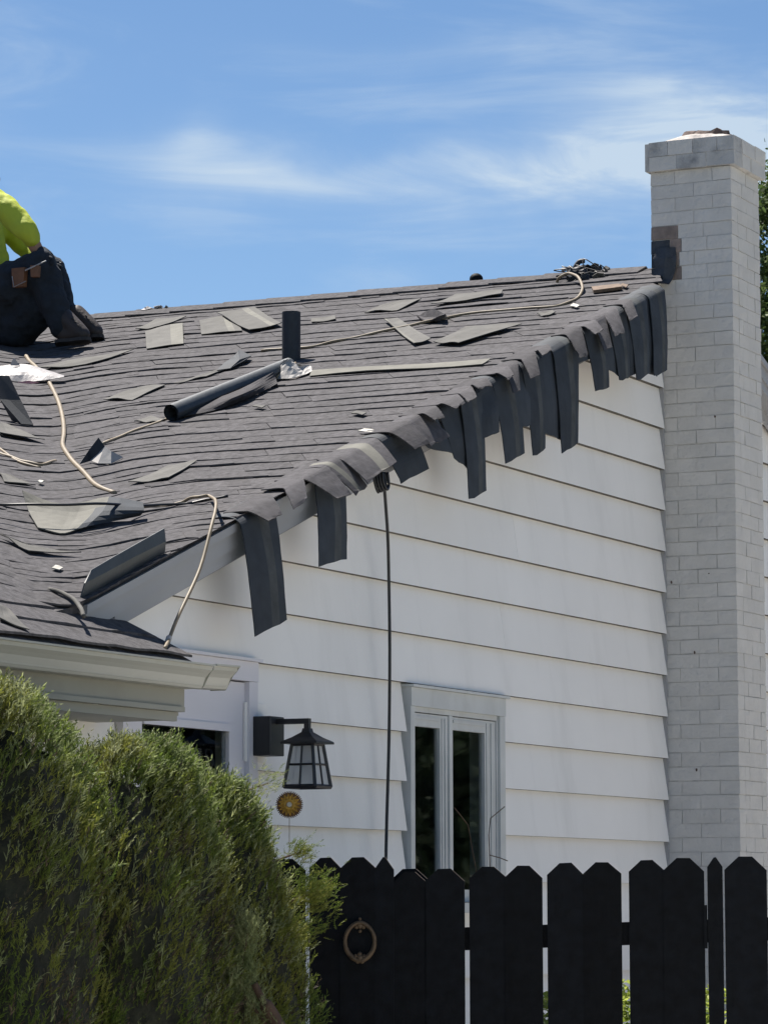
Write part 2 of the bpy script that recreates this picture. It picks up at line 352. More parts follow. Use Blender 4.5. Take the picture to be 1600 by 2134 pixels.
def sheet(rows, th=0.004):
    """rows: grid of 3D points (list of rows) -> slab with thickness along the normal-ish z/out direction"""
    R = len(rows); C2 = len(rows[0]); G = np.array(rows, float)
    du = np.gradient(G, axis=0); dv = np.gradient(G, axis=1); nn = np.cross(du, dv); nn /= np.linalg.norm(nn, axis=2, keepdims=True) + 1e-9
    if nn[..., 2].mean() < 0: nn = -nn
    T = G + nn * th / 2; B = G - nn * th / 2
    V = list(T.reshape(-1, 3)) + list(B.reshape(-1, 3)); k = R * C2; Fc = []
    for i in range(R - 1):
        for j in range(C2 - 1):
            a, b, c, d = i * C2 + j, i * C2 + j + 1, (i + 1) * C2 + j + 1, (i + 1) * C2 + j
            Fc.append((a, b, c, d)); Fc.append((k + a, k + d, k + c, k + b))
    for i in range(R - 1):
        for j in (0, C2 - 1): a, d = i * C2 + j, (i + 1) * C2 + j; Fc.append((a, d, k + d, k + a))
    for j in range(C2 - 1):
        for i in (0, R - 1): a, b = i * C2 + j, i * C2 + j + 1; Fc.append((a, b, k + b, k + a))
    return V, Fc
def bilin(A, B, C_, D_, r, c):
    A, B, C_, D_ = [np.array(q, float) for q in (A, B, C_, D_)]
    return [[(A * (1 - i / r) + D_ * (i / r)) * (1 - j / c) + (B * (1 - i / r) + C_ * (i / r)) * (j / c) for j in range(c + 1)] for i in range(r + 1)]

# ---------------------------------------------------------------- ground
me = mesh('ground', [(-900, -300, 0), (900, -300, 0), (900, 1500, 0), (-900, 1500, 0)], [(0, 1, 2, 3)], M['grass'])
g = put('ground', me, kind='structure')
M['concrete'] = mat('bounce_concrete', (0.44, 0.415, 0.38), 0.9, 0.1, 3.0, 0.002, 60)
put('bounce_paving', mesh('bounce_paving', [(-9, -9, .012), (24, -9, .012), (24, 34, .012), (7.6, 30.5, .012), (-1.4, 11.6, .012), (-3.5, 8.8, .012), (-9, 8.8, .012)], [(0, 1, 2, 3, 4, 5, 6)], M['concrete']), kind='structure')  # unseen paving added to bounce warm light onto the shaded wall

# ---------------------------------------------------------------- house
house = spawn('house', 'white clapboard house with a painted brick chimney and a half-stripped dark shingle roof', 'house', (0, 0, 0))
wall = MB()
eh = lambda u: (RIDGE_Z - 0.03 - PA * (RIDGE_U - u)) if u < RIDGE_U else (RIDGE_Z - 0.03 - PA * (u - RIDGE_U))
# sheathing behind the boards, with openings left for door and window (v from 0.00 to 0.12)
def gpiece(u0, u1, z0, z1=None):
    t0, t1 = (eh(u0), eh(u1)) if z1 is None else (z1, z1)
    V = [(u0, 0, z0), (u1, 0, z0), (u1, 0, t1), (u0, 0, t0), (u0, .12, z0), (u1, .12, z0), (u1, .12, t1), (u0, .12, t0)]
    wall.add(V, [(0, 1, 2, 3), (4, 7, 6, 5), (0, 4, 5, 1), (1, 5, 6, 2), (2, 6, 7, 3), (3, 7, 4, 0)])
WU0, WU1, WZ0, WZ1 = -2.975, -2.015, 1.66, 2.53
DU0, DU1, DZ0, DZ1 = -5.36, -4.40, 0.55, 2.53
gpiece(-5.75, DU0, 0); gpiece(DU0, DU1, 0, DZ0); gpiece(DU0, DU1, DZ1); gpiece(DU1, WU0, 0)
gpiece(WU0, WU1, 0, WZ0); gpiece(WU0, WU1, WZ1); gpiece(WU1, RIDGE_U, 0); gpiece(RIDGE_U, 6.2, 0)
wall.box((-14, 0, 0), (-5.75, .12, 2.62)); wall.box((-14, .12, 0), (-13.88, 9, 2.6)); wall.box((6.08, .12, 0), (6.2, 9, 2.7)); wall.box((-14, 9, 0), (6.2, 9.12, 2.6))
wall_o = wall.out('wall', M['siding'], house)
base = box('foundation', (-14, -0.012, 0), (6.2, -0.001, 0.62), M['mortar'], house)
# siding boards
EXP = 0.207; Z0 = 1.337
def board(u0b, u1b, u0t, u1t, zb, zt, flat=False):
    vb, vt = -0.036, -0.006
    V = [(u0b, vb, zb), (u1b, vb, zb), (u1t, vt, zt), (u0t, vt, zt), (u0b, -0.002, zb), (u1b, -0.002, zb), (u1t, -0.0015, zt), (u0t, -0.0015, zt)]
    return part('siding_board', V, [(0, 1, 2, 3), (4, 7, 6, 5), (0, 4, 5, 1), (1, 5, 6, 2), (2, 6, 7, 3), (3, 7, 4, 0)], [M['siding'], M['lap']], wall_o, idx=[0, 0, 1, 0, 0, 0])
def leftlim(z): return max(-5.70, RIDGE_U - (RIDGE_Z - 0.05 - z) / PA)
CH0, CH1 = 0.050, 0.462
row = 0
for k in range(-3, 17):
    zb = Z0 + EXP * k; zt = zb + EXP + 0.004
    if zb > RIDGE_Z - 0.1: break
    ztl = min(zt, RIDGE_Z - 0.06)
    spans = []
    Lb, Lt = leftlim(zb), leftlim(ztl)
    if zt < 2.60:
        segs = [(DU1 + 0.035, WU0 - 0.028), (WU1 + 0.022, CH0 - 0.016)] if zb > WZ0 - 0.15 else [(DU1 + 0.035, CH0 - 0.016)]
        if DU0 - 0.04 > -5.70: segs = [(-5.70, DU0 - 0.04)] + segs
        for a, b in segs: spans.append((a, b, a, b))
    else: spans.append((Lb, CH0 - 0.016, Lt, CH0 - 0.016))
    for (a, b, at, bt) in spans:
        j = random.uniform(0.004, 0.0)
        if b - a > 3.2 and row % 2 == 0:
            c = a + (b - a) * random.uniform(0.35, 0.7)
            board(a, c - 0.001, at, c - 0.001, zb, ztl); board(c + 0.001, b, c + 0.001, bt, zb, ztl)
        else: board(a, b, at, bt, zb, ztl)
    row += 1
    rb = 2 * RIDGE_U - Lb; rtp = 2 * RIDGE_U - Lt
    board(CH1 + 0.016, min(rb, 6.18), CH1 + 0.016, min(rtp, 6.18), zb, ztl)
box('channel', (CH0 - 0.016, -0.030, 0.7), (CH0 - 0.002, -0.0008, 4.7), M['trim'], wall_o)
box('channel', (CH1 + 0.002, -0.030, 0.7), (CH1 + 0.016, -0.0008, 4.7), M['trim'], wall_o)

# rake: board, drip trim, soffit, frieze, following the roof slope
def sloped(name, u0, u1, v0, v1, t0, t1, m, parent):
    """bar under the gable roof edge between heights t0>t1 below the roof plane"""
    zf = lambda u: RIDGE_Z - PA * abs(RIDGE_U - u)
    V = [(u0, v0, zf(u0) - t1), (u1, v0, zf(u1) - t1), (u1, v1, zf(u1) - t1), (u0, v1, zf(u0) - t1), (u0, v0, zf(u0) - t0), (u1, v0, zf(u1) - t0), (u1, v1, zf(u1) - t0), (u0, v1, zf(u0) - t0)]
    return part(name, V, BOXF, m, parent)
for (a, b) in ((-5.84, CH0 - 0.02), (CH1 + 0.02, 6.36)):
    if a > 0: a2 = a
    if a < 0: b = RE
    sloped('rake_board', a, b, -0.148, -0.126, 0.020, 0.118, M['trim'], house)
    sloped('rake_lower_board', a, b, -0.137, -0.120, 0.1185, 0.165, M['trim'], house)
    sloped('rake_trim', a, b, -0.163, -0.149, 0.018, 0.050, M['trim'], house)
    sloped('rake_soffit', a, b, -0.119, -0.037, 0.140, 0.155, M['trim'], house)
    sloped('frieze_board', max(a, -5.6), b if a > 0 else CH0 - .02, -0.055, -0.0365, 0.156, 0.205, M['trim'], house)

# ---- roof: deck + shingles
roof = MB()
nu, nv = 90, 70
us = np.linspace(-13.9, RIDGE_U, nu); vs = np.linspace(-0.145, 5.6, nv)
G = [[(u, v, surf(u, v) - 0.012) for v in vs] for u in us]
V = [(p[0], max(p[1], vlim(p[0]) + .004), p[2]) for r in G for p in r]; k = len(V); V += [(p[0], p[1], p[2] - 0.03) for p in V]
Fc = []
for i in range(nu - 1):
    for j in range(nv - 1):
        a, b, c, d = i * nv + j, i * nv + j + 1, (i + 1) * nv + j + 1, (i + 1) * nv + j
        Fc += [(a, d, c, b), (k + a, k + b, k + c, k + d)]
for i in range(nu - 1):
    for j in (0, nv - 1): a, d = i * nv + j, (i + 1) * nv + j; Fc.append((a, d, k + d, k + a))
roof.add(V, Fc)
zb = lambda v: ZB0 + PB * (v - VB0) - 0.012
def slab(P, t=0.03): roof.add([tuple(p) for p in P] + [(p[0], p[1], p[2] - t) for p in P], [(0, 1, 2, 3), (7, 6, 5, 4), (0, 4, 5, 1), (1, 5, 6, 2), (2, 6, 7, 3), (3, 7, 4, 0)])
slab([(-13.9, VB0, zb(VB0)), (ENDB, VB0, zb(VB0)), (ENDB, -0.055, zb(-0.055)), (-13.9, -0.055, zb(-0.055))])
far = lambda u: RIDGE_Z - PA * (u - RIDGE_U) - 0.004
slab([(RIDGE_U, -0.0, far(RIDGE_U)), (6.4, -0.0, far(6.4)), (6.4, 9.2, far(6.4)), (RIDGE_U, 9.2, far(RIDGE_U))])
slab([(CH1 + .01, -OV, far(CH1 + .01)), (6.4, -OV, far(6.4)), (6.4, -0.0, far(6.4)), (CH1 + .01, -0.0, far(CH1 + .01))])
zr = surf(-13, 5.6)
slab([(-13.9, 5.61, zr - .01), (RIDGE_U, 5.61, zr - .01), (RIDGE_U, 9.3, zr - 1.9), (-13.9, 9.3, zr - 1.9)])
slab([(RIDGE_U + .002, 5.61, zr - .01), (3, 5.61, zr - 1.0), (3, 5.9, zr - 1.2), (RIDGE_U + .002, 5.9, zr - .2)])
roof_o = roof.out('roof', M['shingle'], house)

def shingle_geo(z0, z1, s0, s1, lift, nseg, dirA=True, ragged=0.0, wave=0.0, endjit=(0, 0)):
    """one shingle between level lines z0 (lower, exposed edge) and z1, from s0 to s1 along them"""
    T = []; zz = z1 - z0
    lam = [random.choice((-.001, 0, 0.0022)) for _ in range(nseg + 1)]
    low = []; dipf = .12 * random.uniform(.85, 1.15)
    for i in range(nseg + 1):
        t = i / nseg; s = s0 + (s1 - s0) * t
        zl = z0 + random.uniform(-1, 1) * ragged
        l2 = lift + (wave * max(0.0, math.sin(t * math.pi * random.uniform(0.9, 1.1))))
        dp = dipf * math.exp(-(s / (.30 if s > 0 else .50)) ** 2) * max(0, min(1, (z0 - 2.62) / .35, (4.9 - z0) / .3)); zl -= dp; zu = z1 - dp
        ul, vl = contour(zl, s + endjit[0]); uu, vu = contour(zu, s + endjit[1])
        vl = max(vl, vlim(ul) - .018)
        vu = max(vu, vlim(uu) - .018)
        th = lam[min(i, nseg - 1)]
        low.append(((ul, vl, zl + l2 + th), (ul, vl, zl + l2 + th - 0.0050), (uu, vu, zu + 0.0005)))
    V = []; Fc = []; i = 0
    while i < nseg:
        run = min(random.choice((1, 1, 2, 2, 3)), nseg - i); th = random.choice((0, 0, .0018)); k0 = len(V); tz = random.uniform(-.0016, .0012)
        for q in range(i, i + run + 1):
            a_, b_, c_ = low[q]; V += [(a_[0], a_[1], a_[2] + th + tz), (b_[0], b_[1], b_[2] + tz), c_]
        for q in range(run):
            a, b = k0 + 3 * q, k0 + 3 * (q + 1); Fc += [(a, b, b + 2, a + 2), (a, a + 1, b + 1, b)]
        e = k0 + 3 * run; Fc += [(k0, k0 + 2, k0 + 1), (e, e + 1, e + 2)]; i += run
    return V, Fc
def pixel_of(u, v, z):
    q = wor(u, v, z) - CAM; return CX + F * (q @ rt) / (q @ fw), CY - F * (q @ up) / (q @ fw)
indiv = []; bulk = MB()
DZA = 0.143 * math.sin(math.atan(PA)); DZB = 0.143 * math.sin(math.atan(PB))
def lay(z0, z1, sa, sb, L, off, nseg):
    s = sa - off
    while s < sb:
        a, b = max(s, sa), min(s + L, sb)
        if b - a > 0.06:
            ns = max(3, int(round(nseg * (b - a) / L)))
            V, Fc = shingle_geo(z0, z1 + (z1 - z0) * 0.25, a + 0.0015, b - 0.0015, 0.0032 + random.uniform(0, 0.0015), ns, ragged=0.0030, wave=random.choice((0, 0, 0, 0.002, 0.006)))
            pm = V[len(V) // 2]; px, py = pixel_of(*pm); x0 = pixel_of(*V[0])[0]; x1 = pixel_of(*V[-1])[0]
            vis = max(x0, x1) > -5 and min(x0, x1) < 1400
            if max(x0, x1) > -500: (indiv if vis else [bulk]).append((V, Fc, abs(x1 - x0))) if vis else bulk.add(V, Fc)
        s += L
# gable roof courses
z = 2.60; kk = 0
while z < RIDGE_Z - 0.01:
    z1 = min(z + DZA, RIDGE_Z)
    sr = s_of_v(z, -OV - 0.02) + (.12 if vB(z) < 1 else 0)
    if vB(z) > -0.10:
        sa = -0.25 + 0.12 * math.sin(kk * 1.7) - 0.1 * random.random()
        L = 0.985
        lay(z, z1, sa if sa < sr else sr - 0.2, sr, L, random.uniform(0, L), 9)
    z += DZA; kk += 1
# wing roof courses (run a little way round the valley)
z = ZB0 + 0.002; kk = 0
while z < 4.86:
    z1 = z + DZB; b = vB(z)
    if b < -0.11:
        V0 = None
        def straight(z0, z1, ua, ub, nseg=8):
            V = []; 
            for i in range(nseg + 1):
                u = ua + (ub - ua) * i / nseg; zl = z0 + random.uniform(-1, 1) * 0.004; th = random.choice((0, 0, 0.0035))
                V += [(u, vB(zl), zl + 0.0095 + th), (u, vB(zl), zl + 0.001 + th), (u, vB(z1), z1 + 0.0005)]
            Fc = []
            for i in range(nseg): a, b2 = 3 * i, 3 * (i + 1); Fc += [(a, a + 2, b2 + 2, b2), (a, b2, b2 + 1, a + 1)]
            return V, Fc + [(0, 1, 2), (3 * nseg, 3 * nseg + 2, 3 * nseg + 1)]
        ub = ENDB + random.uniform(-0.03, 0.015); first = random.uniform(0.3, 0.98)
        while ub > -9:
            ua = ub - (first if first else 0.985); first = 0
            V, Fc = straight(z, z1 + DZB * 0.25, ua + 0.0015, ub - 0.0015)
            px = pixel_of(*V[-1])[0]
            if px > -5: indiv.append((V, Fc, 200))
            else: bulk.add(V, Fc)
            ub = ua
    else:
        send = min(0.55 + 0.45 * random.random(), s_of_v(z, -OV - 0.012))
        lay(z, z1, -4.2, send, 0.985, random.uniform(0, 0.98), 9)
    z += DZB; kk += 1
indiv.sort(key=lambda t: -t[2])
for V, Fc, w in indiv[:300]: part('shingle', V, Fc, M['shingle'], roof_o)
for V, Fc, w in indiv[300:]: bulk.add(V, Fc)
print('shingles', len(indiv))
b_o = bulk.out('shingle_courses', M['shingle'], roof_o, kind='stuff')
# ridge caps
v = -OV + 0.02; 
while v < 4.4:
    L = 0.30 + random.uniform(-0.01, 0.01); w = 0.13
    if v < -0.0 and False: pass
    V = [(RIDGE_U - w, v, RIDGE_Z - PA * w + .012), (RIDGE_U, v, RIDGE_Z + .016), (RIDGE_U + w, v, RIDGE_Z - PA * w + .012),
         (RIDGE_U - w, v + L, RIDGE_Z - PA * w + .018), (RIDGE_U, v + L, RIDGE_Z + .022), (RIDGE_U + w, v + L, RIDGE_Z - PA * w + .018)]
    V = [(p[0] + random.uniform(-.003, .003), p[1], p[2] + random.uniform(-.002, .002)) for p in V]
    if v > 0.01: part('ridge_cap', V + [(p[0], p[1], p[2] - .008) for p in V], [(0, 1, 4, 3), (1, 2, 5, 4), (6, 9, 10, 7), (7, 10, 11, 8), (0, 3, 9, 6), (2, 8, 11, 5), (0, 6, 7, 1), (1, 7, 8, 2), (3, 4, 10, 9), (4, 5, 11, 10)], M['shingle'], roof_o)
    v += 0.27

# ---- shingles that hang limp over the rake
def hang(tlx, trx, BL, BR, off, mt='hang', inb=-0.07, lift=0.008, n=11, sh=0.035, band=True, stiff=False):
    def rk(x):      # u of the rake edge under picture column x
        yy = 1245 + (x - 185) * (600 - 1245) / (1375 - 185)
        for _ in range(3):
            q = onwall(x, yy, OV); zt = RIDGE_Z - PA * (RIDGE_U - q[0]); yy -= (zt - q[2]) * 430
        return q[0]
    ul, ur = rk(tlx), rk(trx)
    bl, br = onwall(*BL, off), onwall(*BR, off)
    rows = []; nc = 5
    cols = []
    for c in range(nc):
        t = c / (nc - 1); u0 = ul + (ur - ul) * t; zt = RIDGE_Z - PA * (RIDGE_U - u0)
        bt = bl + (br - bl) * t
        crv = math.sin(t * math.pi) * 0.010
        dv = off - OV
        if stiff:
            e = np.array([u0, -OV - .004, zt + lift + .002]); bb = np.array([bt[0], bt[1], bt[2]])
            P = [(u0, inb, zt + lift), e, e + (bb - e) * .33 + np.array([0, 0, .012]), e + (bb - e) * .68 + np.array([0, -crv * .4, .008]), bb]
        else:
            P = [(u0, inb, zt + lift), (u0, -OV + 0.022, zt + lift + 0.003), (u0 + (bt[0] - u0) * .03, -OV - dv * .30, zt - 0.008), (u0 + (bt[0] - u0) * .15, -OV - dv * .52, zt - sh * 1.6),
             (u0 + (bt[0] - u0) * .55, -OV - dv * .80 - crv, zt - sh * 1.6 + (bt[2] - zt + sh * 1.6) * .48), (bt[0], bt[1] - crv * 0.5, bt[2])]
        cols.append(smoothpath(P, 4))
    G = np.array(cols).transpose(1, 0, 2)
    G[-1, :, 2] += rng.uniform(-.006, .004, nc); G[3:, 0, 0] += rng.normal(size=len(G) - 3) * .0015; G[3:, -1, 0] += rng.normal(size=len(G) - 3) * .0015
    V, Fc = sheet(G, 0.0045)
    R, C2 = G.shape[:2]; idx = [0] * len(Fc)
    mats = [M[mt], M['band'] if mt == 'hang' else M['backlight']]
    if band:
        q = 0
        for i in range(R - 1):
            for j in range(C2 - 1):
                if j == band if band is not True else j == 2: idx[q] = 1; idx[q + 1] = 1
                q += 2
    o = part('overhanging_shingle', V, Fc, mats, roof_o, smooth=False, idx=idx)
    return o
H = [  # tlx, trx, bottom-left, bottom-right, outward distance, material, band
 (482, 552, (532, 1327), (597, 1290), .24, 'hang', True), 
 (640, 700, (665, 1181), (722, 1163), .23, 'hang', True),
 (786, 850, (836, 1006), (893, 976), .21, 'hang', False), (852, 900, (893, 934), (945, 943), .20, 'hang', False),
 (905, 960, (946, 955), (982, 985), .205, 'hang', False), (943, 985, (977, 1041), (1012, 1020), .235, 'hang', True),
 (978, 1020, (1005, 913), (1039, 899), .22, 'hang', False), (1012, 1062, (1053, 964), (1092, 945), .225, 'hang', True),
 (1045, 1090, (1080, 893), (1112, 882), .215, 'hang', False), (1072, 1115, (1110, 951), (1135, 935), .23, 'hang', True),
 (1098, 1145, (1130, 900), (1172, 918), .215, 'hang', False), (1135, 1186, (1170, 944), (1203, 923), .24, 'hang', True),
 (1168, 1200, (1190, 762), (1228, 747), .20, 'hang', False), (1202, 1245, (1240, 816), (1268, 806), .235, 'hang', True),
 (1225, 1265, (1262, 768), (1294, 789), .205, 'hang', False), (1252, 1290, (1290, 793), (1311, 784), .225, 'hang', True),
 (1270, 1310, (1306, 784), (1332, 776), .21, 'hang', False), (1292, 1332, (1326, 793), (1352, 777), .23, 'hang', True),
 (1315, 1345, (1348, 777), (1368, 782), .21, 'hang', False), (1338, 1370, (1362, 783), (1389, 771), .235, 'hang', True)]
for a in H: hang(a[0], a[1], a[2], a[3], a[4], a[5], band=a[6])
T = [ # short upper pieces
 (497, 560, (560, 1087), (587, 1070), .26, 'top', False), (585, 628, (612, 1060), (640, 1040), .24, 'top', False),
 (622, 672, (703, 1041), (731, 1028), .27, 'top', False), (664, 706, (742, 1030), (765, 1013), .255, 'top', 1),
 (700, 778, (766, 1006), (826, 962), .28, 'top', 2), (800, 840, (864, 935), (895, 921), .255, 'top', False),
 (838, 874, (897, 929), (937, 908), .245, 'top', False), (868, 900, (905, 876), (926, 869), .235, 'top', False),
 (905, 945, (948, 852), (968, 838), .25, 'top', False), (946, 976, (975, 838), (993, 828), .25, 'top', False),
 (974, 1008, (997, 810), (1025, 804), .24, 'top', False), (1022, 1052, (1058, 790), (1070, 782), .245, 'top', False),
 (1048, 1075, (1068, 818), (1083, 814), .25, 'top', False), (1080, 1110, (1106, 788), (1124, 780), .26, 'top', False),
 (1112, 1135, (1130, 742), (1149, 728), .24, 'top', False), (1174, 1206, (1208, 745), (1224, 740), .255, 'top', False),
 (1206, 1232, (1240, 698), (1256, 688), .25, 'top', False), (1228, 1256, (1258, 730), (1274, 724), .255, 'top', False),
 (1252, 1280, (1282, 699), (1301, 692), .26, 'top', False), (1290, 1310, (1312, 668), (1328, 660), .24, 'top', False)]
M['top'] = mat('granule_shingle', (0.062, 0.059, 0.064), 0.88, 0.25, 30, 0.0025, 300, objvar=0.2, spec=0.25)
for i, a in enumerate(T): hang(a[0], a[1], a[2], a[3], a[4] + .01, a[5], band=a[6], stiff=True, lift=0.013 + 0.002 * (i % 2), inb=-0.085 + .02 * (i % 3), sh=0.030)

# ---- wing eave: gutter, fascia, soffit
ge = MB(); prof = [(-0.000, -0.100), (-0.062, -0.100), (-0.070, -0.086), (-0.074, -0.060), (-0.092, -0.034), (-0.106, -0.018), (-0.108, -0.001), (-0.120, 0.000), (-0.120, 0.006), (-0.104, 0.006), (-0.103, -0.008), (-0.087, -0.032), (-0.066, -0.094), (-0.004, -0.094), (-0.004, 0.0), (0, 0.0)]
prof = [(a, b * (.77 if b < 0 else 1)) for a, b in prof]
def gut(u0, u1, v0, zt, dz1=0.0, dz0=0.0):
    n = len(prof); V = [(u0, v0 + a, zt + b + dz0) for a, b in prof] + [(u1, v0 + a, zt + b + dz1) for a, b in prof]
    Fc = [(i, (i + 1) % n, n + (i + 1) % n, n + i) for i in range(n)] + [tuple(range(n))[::-1], tuple(range(n, 2 * n))]
    ge.add(V, Fc)
GV, GZ = -0.372, 2.478
gut(-14, -5.52, GV, GZ)
gut(-5.512, -5.34, GV - 0.002, GZ + 0.003, 0.004, 0.0)
ge.add([(-5.339, GV + a, GZ + .004 + b) for a, b in [(0, 0), (0, -.077), (-.062, -.077), (-.07, -.066), (-.074, -.046), (-.092, -.026), (-.106, -.014), (-.12, .004)]], [tuple(range(8))])
ge.out('gutter', M['gutter'], house)
box('fascia_board', (-14, GV + 0.004, GZ - 0.140), (-5.52, GV + 0.024, GZ - 0.01), M['fascia'], house)
box('eave_trim', (-14, GV - 0.010, GZ - 0.158), (-5.54, GV + 0.012, GZ - 0.1405), M['fascia'], house)
box('lower_fascia', (-14, GV + 0.016, GZ - 0.190), (-5.55, GV + 0.036, GZ - 0.1585), M['fascia'], house)
box('soffit', (-14, GV + 0.037, GZ - 0.185), (-5.53, -0.001, GZ - 0.170), M['fascia'], house)
box('eave_return', (-5.545, GV + 0.026, GZ - 0.169), (-5.522, -0.034, GZ - 0.0), M['fascia'], house)

# ---- door (storm door in a pale frame)
door = bpy.data.objects.new('door', None); COL.objects.link(door); door.parent = house
cw = 0.07
box('casing', (DU1 - cw + .035, -0.050, DZ0), (DU1 + .034, 0.001 - .002, DZ1 - .03), M['door'], door)
box('casing', (DU0 - .034, -0.050, DZ0), (DU0 + cw - .035, -0.001, DZ1 - .03), M['door'], door)
box('head_casing', (DU0 - .034, -0.053, DZ1 - .029), (DU1 + .034, -0.001, DZ1 + .046), M['door'], door)
box('drip_cap', (DU0 - .044, -0.070, DZ1 + .047), (DU1 + .040, -0.001, DZ1 + .058), M['door'], door)
a, b = DU0 + .036, DU1 - .036
g0, g1, gz0, gz1 = a + .10, b - .125, 1.2, 2.325
leaf = MB()
leaf.box((a, -0.030, DZ0 + .02), (g0, 0.004, DZ1 - .035)); leaf.box((g1, -0.030, DZ0 + .02), (b, 0.004, DZ1 - .035))
leaf.box((g0, -0.030, gz1), (g1, 0.004, DZ1 - .035)); leaf.box((g0, -0.030, DZ0 + .02), (g1, 0.004, gz0))
leaf.out('door_leaf', M['door'], door)
box('glazing_bead', (g0, -0.040, gz1 - .022), (g1, -0.0305, gz1 + .006), M['door'], door)
box('pane', (g0 - .01, -0.016, gz0 - .01), (g1 + .01, -0.012, gz1 + .01), M['glass'], door)
inner = MB(); inner.box((a + .02, .09, .6), (a + .25, .11, 2.45)); inner.box((b - .34, .09, .6), (b - .28, .11, 2.45)); inner.box((a + .25, .09, 2.2), (b - .34, .11, 2.28))
inner.out('inner_door_frame', M['curtain'], door)
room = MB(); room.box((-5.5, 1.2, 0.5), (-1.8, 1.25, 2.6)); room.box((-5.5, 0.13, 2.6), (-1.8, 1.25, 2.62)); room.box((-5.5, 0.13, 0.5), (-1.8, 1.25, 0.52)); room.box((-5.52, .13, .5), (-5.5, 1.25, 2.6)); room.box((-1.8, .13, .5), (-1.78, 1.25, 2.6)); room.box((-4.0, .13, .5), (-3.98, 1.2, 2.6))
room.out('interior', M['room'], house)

# ---- window: head casing, side casings, two casement sashes
win = bpy.data.objects.new('window', None); COL.objects.link(win); win.parent = house
box('head_casing', (WU0 - .010, -0.050, WZ1 - .048), (WU1 + .012, -0.001, WZ1 + .030), M['winframe'], win)
box('drip_cap', (WU0 - .022, -0.066, WZ1 + .031), (WU1 + .026, -0.001, WZ1 + .042), M['winframe'], win)
box('side_casing', (WU0 - .010, -0.046, WZ0), (WU0 + .030, -0.001, WZ1 - .049), M['winframe'], win)
box('side_casing', (WU1 - .045, -0.046, WZ0), (WU1 + .012, -0.001, WZ1 - .049), M['winframe'], win)
box('sill', (WU0 - .02, -0.085, WZ0 - .045), (WU1 + .025, -0.001, WZ0 - .001), M['winframe'], win)
box('jamb', (WU1 - .058, -0.034, WZ0), (WU1 - .0455, 0.10, WZ1 - .05), M['winframe'], win)
box('jamb', (WU0 + .0, -0.0005, WZ0), (WU0 + .022, 0.10, WZ1 - .05), M['winframe'], win)
box('head_jamb', (WU0 + .031, -0.034, WZ1 - .07), (WU1 - .058, 0.10, WZ1 - .03), M['winframe'], win)
box('mullion', (-2.576, -0.036, WZ0), (-2.544, 0.02, WZ1 - .071), M['winframe'], win)
for (a, b, qa, qb) in ((WU0 + .026, -2.577, .028, .080), (-2.543, WU1 - .059, .018, .115)):
    fr = MB(); q = .055; zt = WZ1 - .074
    fr.box((a, -.028, WZ0 + .002), (a + qa, -.002, zt)); fr.box((b - qb, -.028, WZ0 + .002), (b, -.002, zt)); fr.box((a + qa, -.028, zt - q), (b - qb, -.002, zt)); fr.box((a + qa, -.028, WZ0 + .002), (b - qb, -.002, WZ0 + q))
    for k_ in range(2):
        e0 = b - qb + .014 + k_ * (qb - .02) / 2; fr.box((e0, -.032 - .0015 * k_, WZ0 + .01), (e0 + .010, -.0285, zt - .012))
    fr.box((a + qa, -.033, zt - .026), (b - qb, -.0285, zt - .012))
    s = fr.out('sash', M['winframe'], win)
    box('pane', (a + qa - .006, -.014, WZ0 + q - .006), (b - qb + .006, -.010, zt - q + .006), M['glass'], s)
# ---- chimney
chim = bpy.data.objects.new('chimney', None); COL.objects.link(chim); chim.parent = house
TOPZ = 5.345; CV0, CV1 = -0.402, -0.001
core = MB(); core.box((CH0 + .0035, CV0 + .0035, 0), (CH1 - .0035, CV1, 4.5)); core.box((CH0 + .0036, CV0 + .0036, 4.501), (CH1 - .0036, .027, TOPZ + .13)); core.box((CH0 - .025, CV0 - .025, TOPZ + .005), (CH1 + .025, .05, TOPZ + .146)); core.out('mortar_core', M['mortar'], chim)
CP = 0.0702; ncs = int(TOPZ / CP); stuffb = MB()
for c in range(ncs):
    z1 = TOPZ - c * CP; z0 = z1 - CP + 0.0032 + random.uniform(-.0008, .0012); CV1 = .030 if z0 > 4.5 else -.001
    if z0 < 0: break
    vis = z0 > 1.0
    odd = c % 2
    # near side face (u = CH0): splits along v
    cuts = [CV0, -0.200, CV1] if odd else [CV0, -0.302, -0.100, CV1]
    if 4.77 < z0 < 4.97: cuts = [CV0, -0.27 if odd else -.2, -0.12 - .012 * odd, -.070, CV1]
    elif 4.97 < z0 < 5.04: cuts = [CV0, -.25, -.115, CV1]
    for a, b in zip(cuts[:-1], cuts[1:]):
        a2 = a + (0 if a == CV0 else .0022); p = random.uniform(-.0025, .0015)
        A_, B_ = (CH0 + p, a2, z0), (CH0 + 0.09, b - (.0 if b == CV1 else .001), z1)
        if not vis: stuffb.box(A_, B_, .001); continue
        m = 'brick'
        vm = (a + b) / 2
        # brown bare bricks and tar where the old flashing was torn away
        if 4.77 < z0 < 4.97 and vm > -.12: m = 'sootbrick' if vm > -.07 else 'barebrick'
        elif 4.97 < z0 < 5.04 and vm > -.115: m = 'barebrick'
        box('brick', A_, B_, M[m], chim, j=0.0016)
    cuts = [CH0 + 0.0905, 0.27, CH1] if not odd else [CH0 + 0.0905, 0.20, 0.38, CH1]
    for a, b in zip(cuts[:-1], cuts[1:]):
        p = random.uniform(-.0025, .0015); A_, B_ = (a + (.0022 if a > .15 else 0), CV0 + p, z0), (b - .001, CV0 + .09, z1)
        if vis: box('brick', A_, B_, M['brick'], chim, j=0.0016)
        else: stuffb.box(A_, B_, .001)
    for a, b in ((CV0 + .0905, -.2), (-.196, CV1)): stuffb.box((CH1 - .09, a, z0), (CH1 + random.uniform(-.002, .003), b, z1), .001)
